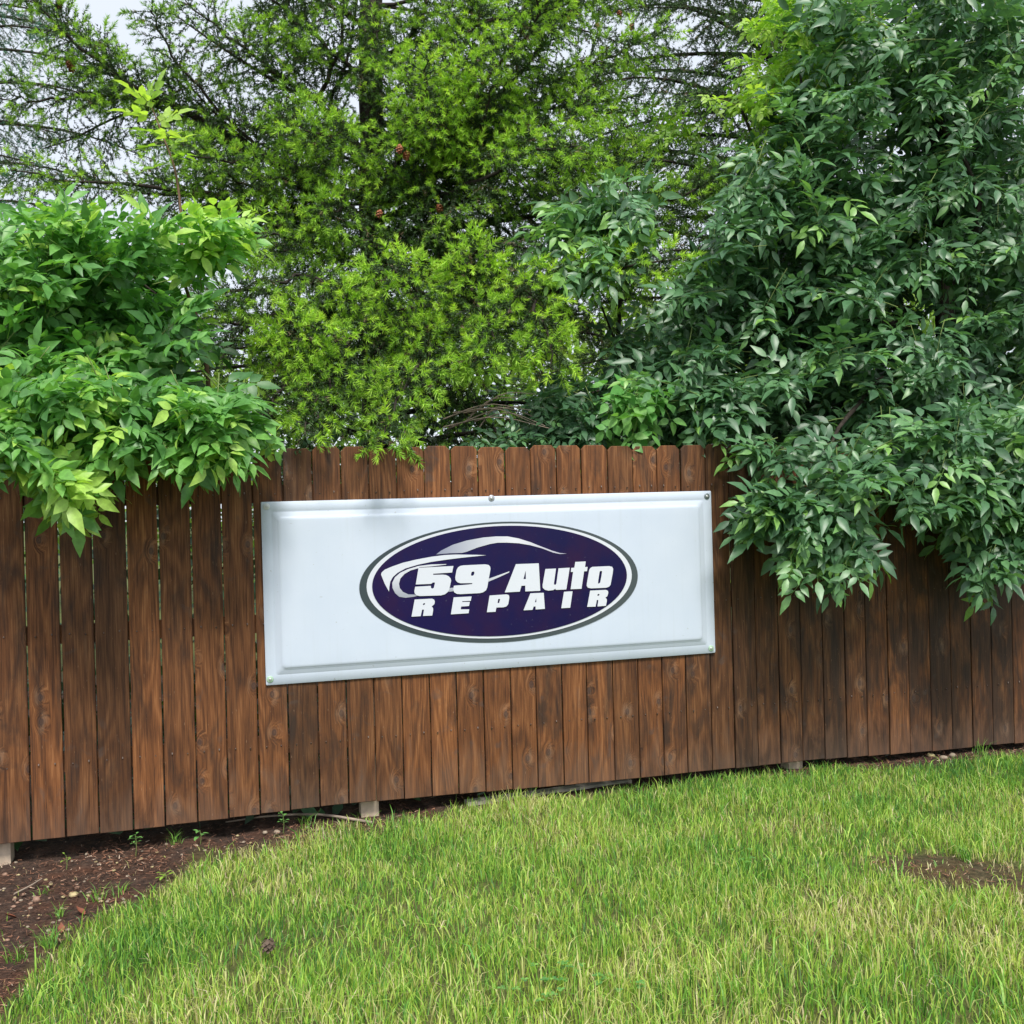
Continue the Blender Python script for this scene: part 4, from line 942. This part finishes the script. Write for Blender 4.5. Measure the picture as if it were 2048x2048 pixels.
def lawn():
    r = np.random.default_rng(41)
    def pts(n, x0, x1, y0, front=.0):
        x = r.uniform(x0, x1, n); y = r.uniform(y0, 7.2, n); k = y < fenceY(x)-.02; return x[k], y[k]
    x1, y1 = pts(300000, -2.7, 3.9, 2.65); x2, y2 = pts(110000, -6, 7, 0.3)
    o_ = ~((x2 > -2.7) & (x2 < 3.9) & (y2 > 2.65)); x2, y2 = x2[o_], y2[o_]
    x = np.concatenate([x1, x2]); y = np.concatenate([y1, y2])
    lm = lawn_mask(x, y); dens = .30+.7*vnoise(x+11, y+11, 7, 42)
    keep = r.random(len(x)) < (.010+.99*lm**1.6)*dens
    x, y, lm = x[keep], y[keep], lm[keep]; n = len(x)
    dry = .62*vnoise(x+5, y+5, 1.6, 43)+.38*vnoise(x+5, y+5, 5.5, 44)
    lush = vnoise(x+50, y+50, .9, 45)
    s = (x*fd[0]+(y-FY)*fd[1]); d = (x*fn[0]+(y-FY)*fn[1])
    green = .24*np.clip(1-(d-.1)/.8, 0, 1)*(s > .4)
    tint = np.clip(.53+(dry-.5)*.6-(lush-.5)*.2-green*.8+r.normal(0, .24, n), 0, .84)
    straw = r.random(n) < np.clip(.10+(dry-.5)*.75+.6*(1-lm), .04, .75)*np.where(green > .05, .4, 1); tint[straw] = r.uniform(.78, 1, straw.sum())
    h = r.uniform(.03, .088, n)*(.65+.7*vnoise(x+3, y+3, 2.4, 46))*np.where(straw, .75, 1)*(.6+.4*lm)
    lean = np.clip(np.abs(r.normal(.42, .36, n)), 0, 1.2)+np.where(straw, .25, 0)
    wid = r.uniform(.0024, .0054, n)
    V, F, T = grass_blades(x, y, h, lean, wid, tint, r)
    # scattered broad blades
    m = 2200; xb = r.uniform(-2.6, 3.6, m); yb = r.uniform(2.7, 6, m); k = (yb < fenceY(xb)-.1) & (lawn_mask(xb, yb) > .4); xb, yb = xb[k], yb[k]; m = len(xb)
    V2, F2, T2 = grass_blades(xb, yb, r.uniform(.06, .12, m), r.uniform(.3, 1.1, m), r.uniform(.004, .008, m), r.uniform(.2, .7, m), r)
    ac = Acc(); ac.add(V, F, T); ac.add(V2, F2, T2)
    o = ob('grass', ac.mesh('grass'), M['grass']); o['kind'] = 'stuff'; tag(o, 'patchy green and straw-flecked lawn in front of the fence', 'grass')
lawn()

# ------------------------------------------------------------------ litter, stones and small plants on the bare bed
def litter():
    r = np.random.default_rng(51); n = 260000
    x = r.uniform(-3.2, 4, n); y = r.uniform(2.6, 7.6, n); d = x*fn[0]+(y-FY)*fn[1]
    k = (d > -1.2) & (r.random(n) < (1-lawn_mask(x, y))*np.where(d < 0, .5, 1)*(.25+.75*vnoise(x+7, y+7, 2.5, 52))); x, y = x[k], y[k]; n = len(x)
    z = ground_z(x, y)+r.uniform(.002, .016, n); a = r.uniform(0, 2*math.pi, n); l = r.uniform(.010, .03, n)
    dd = np.stack([np.cos(a)*l, np.sin(a)*l, r.normal(0, .25, n)*l], 1); w = np.stack([-np.sin(a), np.cos(a), r.normal(0, .5, n)], 1)*r.uniform(.0006, .0022, n)[:, None]
    c = np.stack([x, y, z], 1); V = np.stack([c-w, c+w, c+dd+w*.4, c+dd-w*.4], 1).reshape(-1, 3)
    k = np.arange(n)*4; F = np.concatenate([np.stack([k, k+1, k+2], 1), np.stack([k, k+2, k+3], 1)])
    dd_ = x*fn[0]+(y-FY)*fn[1]
    T = np.repeat(np.clip(r.normal(.34, .26, n)+.22*np.exp(-((dd_-.15)/.25)**2)+.25*(vnoise(x+2, y+2, 1.7, 53)-.5), 0, 1), 4)
    o = ob('needle_litter', mesh('needle_litter', V, F, T, False), M['litter']); o['kind'] = 'stuff'; tag(o, 'brown fallen needles and chips scattered on the bare soil under the fence', 'litter')
litter()
def stone_mesh(seed, sx, sy, sz):
    r = np.random.default_rng(seed); V = []; n, m = 8, 5
    for i in range(1, m):
        for j in range(n):
            th = math.pi*i/m; ph = 2*math.pi*j/n; q = 1+r.normal(0, .09)
            V.append((sx*q*math.sin(th)*math.cos(ph), sy*q*math.sin(th)*math.sin(ph), sz*q*math.cos(th)))
    V += [(0, 0, sz), (0, 0, -sz)]; F = []
    for i in range(m-2):
        for j in range(n): F.append((i*n+j, (i+1)*n+j, (i+1)*n+(j+1) % n, i*n+(j+1) % n))
    F += [(j, (j+1) % n, len(V)-2) for j in range(n)]+[((m-2)*n+(j+1) % n, (m-2)*n+j, len(V)-1) for j in range(n)]
    return pmesh('pebble', V, F, True)
def stone(px, py, w, h, mt, label, seed, name='pebble', group=None):
    p = on_ground(px, py); k = p[1]/2048/2
    o = ob(name, stone_mesh(seed, w*k, w*k*.8, h*k*.9), M[mt], loc=(p[0], p[1], float(ground_z(p[0], p[1]))+h*k*.45)); o.rotation_euler = (0, 0, random.uniform(0, .6)-.3)
    tag(o, label, 'stone', group)
stone(147, 1792, 21, 12, 'pebble_tan', 'flat yellowish stone, largest on the bare soil at left', 1)
stone(73, 1803, 17, 16, 'pebble_pink', 'rough pinkish stone on the bare soil left of the flat yellow one', 2)
stone(61, 1818, 10, 7, 'pebble', 'small white stone just below the pinkish stone', 3)
stone(155, 1777, 11, 8, 'pebble_pink', 'brownish pebble directly above the flat yellowish stone', 4)
stone(554, 1667, 14, 11, 'pebble', 'round cream pebble beside the clover-like weed under the fence', 5)
stone(530, 1667, 11, 8, 'pebble', 'small white pebble left of the round cream pebble', 6)
stone(10, 1751, 12, 9, 'pebble_pink', 'tan pebble at the foot of the leftmost fence post', 7)
stone(44, 1895, 11, 7, 'pebble', 'white chip of stone near the lower left corner', 8)
stone(1862, 1514, 17, 12, 'pebble_tan', 'mossy tan cobble under the right end of the fence, leftmost of three', 9)
stone(1887, 1518, 19, 11, 'pebble', 'flat grey cobble in the middle of three under the right fence end', 10)
stone(1905, 1514, 15, 12, 'pebble', 'pale round cobble under the right fence end, rightmost of three', 11)
prox = [stone_mesh(60+i, .008, .0065, .0045) for i in range(4)]
for i, me in enumerate(prox): me.materials.append(M[('pebble', 'pebble_tan', 'pebble_pink', 'pebble')[i]])
r = np.random.default_rng(61); cnt = 0
while cnt < 130:
    p = on_ground(r.uniform(0, 640), r.uniform(1640, 1900)); d = np.dot(p-FO, fn)
    if d < -.05 or float(lawn_mask(p[0], p[1])) > .3: continue
    o = ob('pebble', prox[cnt % 4], loc=(p[0], p[1], float(ground_z(p[0], p[1]))+.003)); s_ = r.uniform(.35, 1.35); o.scale = (s_, s_, s_); o.rotation_euler = (0, 0, r.uniform(0, 6))
    tag(o, 'tiny pale pebble scattered over the bare soil below the left pickets', 'stone', 'tiny pebbles on the bare soil'); cnt += 1
def dry_leaf(px, py, L, label, seed, yaw):
    p = on_ground(px, py); ac = Acc(); V, F = leaflet(L, L*.6, (0, -L/2, .004), (0, 1, .1), -.3, .5); ac.add(V, F, .5)
    V2 = V+np.array([0, 0, -.0008]); ac.add(V2, F[:, ::-1], .5)
    o = ob('dry_leaf', ac.mesh('dry_leaf'), M['dry_leaf'], loc=(p[0], p[1], float(ground_z(p[0], p[1]))+.008)); o.rotation_euler = (.15, .1, yaw); tag(o, label, 'dead leaf')
dry_leaf(160, 1832, .05, 'curled reddish dead leaf near the grass edge at left', 1, 1.2)
dry_leaf(20, 1842, .05, 'reddish dead leaf at the left picture edge on the soil', 2, 2.2)
dry_leaf(122, 1866, .045, 'brown dead leaf among grass tufts, lowest of the three dead leaves', 3, .5)
# stick and timber
st = thing('fallen_stick', 'long thin pale stick lying on the soil left of the middle post', 'stick', on_ground(620, 1645))
V, F = tube(curve([on_ground(452, 1652)+[0, 0, .02], on_ground(540, 1646)+[0, 0, .035], on_ground(640, 1641)+[0, 0, .03], on_ground(745, 1650)+[0, 0, .012]], 16), np.linspace(.004, .008, 16), 6); wob('stem', mesh('stem', V, F), M['dead'], st)
st = thing('fallen_stick', 'short bent twig on the dark soil right of the leftmost post', 'stick', on_ground(60, 1780))
V, F = tube(curve([on_ground(28, 1793)+[0, 0, .01], on_ground(62, 1778)+[0, 0, .016], on_ground(84, 1766)+[0, 0, .02]], 9), np.linspace(.004, .0025, 9), 5); wob('stem', mesh('stem', V, F), M['dead'], st)
a, b_ = on_ground(935, 1612), on_ground(1262, 1566); mid = (a+b_)/2; L = np.linalg.norm(b_-a)
tm = ob('landscape_timber', pmesh('landscape_timber', *box(-L/2, L/2, -.012, .05, -.05, .028)), M['timber'], loc=(mid[0], mid[1], 0)); tm.rotation_euler = (0, 0, math.atan2((b_-a)[1], (b_-a)[0]))
tag(tm, 'pale weathered board edging laid along the ground under the fence', 'edging board')
# small plants
def weed(px, py, h, leaves, label, seed, L=.03, Wd=.02, mt='leaf_shrub', stem=True):
    p = on_ground(px, py); gz = float(ground_z(p[0], p[1])); r = np.random.default_rng(seed)
    t = thing('weed', label, 'weed', (p[0], p[1], gz))
    V, F = tube(curve([(0, 0, -.01), (.006, 0, h*.5), (.0, .004, h)], 6), np.linspace(.0022, .0012, 6), 4); ob('stem', mesh('stem', V, F), M['twig_green'], t, loc=(0, 0, 0))
    k = simple_leaf(L, Wd, .75, seed); me = k.mesh('leaf'); me.materials.append(M[mt])
    for i in range(leaves):
        o = ob('leaf', me, None, t, loc=(0, 0, h*(.45+.55*(i+1)/leaves))); o.rotation_euler = (r.uniform(-.1, .5), 0, i*2.4+r.normal(0, .3)); s_ = r.uniform(.6, 1.0); o.scale = (s_,)*3
weed(271, 1712, .10, 10, 'small pale weed standing on the needle litter below the fifth picket', 1, .02, .014)
weed(400, 1690, .07, 5, 'two-leaved seedling on the litter left of the long stick', 2, .045, .024)
weed(566, 1664, .09, 10, 'upright round-leaved weed beside the cream pebble', 3, .02, .018)
weed(911, 1602, .09, 5, 'heart-leaved bright plant under the fence right of the middle post', 4, .055, .052)
weed(132, 1742, .07, 4, 'tiny yellow-tipped seedling in the reddish litter at left', 5, .022, .012, 'leaf_lime')
weed(330, 1765, .04, 7, 'low lime weed at the lawn edge in the left bed', 6, .03, .016, 'leaf_lime')
def tuft(px, py, n, h, label, seed):
    p = on_ground(px, py); r = np.random.default_rng(seed); x = p[0]+r.normal(0, .018, n); y = p[1]+r.normal(0, .018, n)
    V, F, T = grass_blades(x, y, r.uniform(.5, 1.1, n)*h, r.uniform(.4, 1.05, n), r.uniform(.002, .004, n), r.uniform(.15, .5, n), r)
    base = np.array([p[0], p[1], float(ground_z(p[0], p[1]))]); o = ob('grass_tuft', mesh('grass_tuft', V-base, F, T), M['grass'], loc=list(base)); tag(o, label, 'grass')
for k, (px, py, n, h, lab) in enumerate(((195, 1800, 26, .085, 'grass tuft right of the flat yellowish stone'), (118, 1835, 24, .075, 'grass tuft below the pinkish stone on bare soil'), (100, 1895, 60, .10, 'thick grass tuft left of the lawn edge, near the dead leaves'), (35, 1925, 40, .09, 'grass tuft by the left picture edge near the corner'), (350, 1690, 26, .09, 'thin grass tuft under the fence by the two-leaved seedling'), (612, 1655, 22, .10, 'wispy grass tuft beside the long stick'), (1960, 1510, 22, .12, 'tall grass tuft under the rightmost pickets'), (1640, 1548, 22, .09, 'grass tuft right of the right-hand fence post'), (1930, 1722, 60, .09, 'dark grass tuft growing in the bare worn patch'), (240, 1790, 22, .07, 'sparse grass tuft close to the lawn edge at left'), (90, 1790, 16, .05, 'small yellowish tuft by the pinkish stone'))):
    tuft(px, py, n, h, lab, 70+k)
# cone lying in the lawn
p = on_ground(537, 1925); pc = thing('pine_cone', 'dark open pine cone standing in the lawn grass at lower left', 'pine cone', (p[0], p[1], float(ground_z(p[0], p[1]))))
me = cone_mesh(9, .075); me.materials.append(M['cone']); o = ob('cone', me, None, pc, loc=(0, 0, .088)); o.scale = (1.1, 1.1, 1.0)
# clover patches
cl = Acc(); r = np.random.default_rng(81)
for px, py in ((1180, 1975), (1150, 1960), (1220, 1990), (1500, 1730), (1100, 2010), (1060, 1990)):
    for _ in range(6):
        p = on_ground(px+r.normal(0, 34), py+r.normal(0, 14)); q = np.array([p[0], p[1], float(ground_z(p[0], p[1]))+r.uniform(.035, .06)]); a0 = r.uniform(0, 6)
        for j in range(3):
            V, F = leaflet(.016, .014, q, (math.cos(a0+j*2.1), math.sin(a0+j*2.1), .15), .1, .2, rows=((.3, .8), (.75, 1.))); cl.add(V, F, r.uniform(.4, .9))
o = ob('clover', cl.mesh('clover'), M['leaf_left']); o['kind'] = 'stuff'; tag(o, 'clover leaves among the grass in the foreground', 'clover')
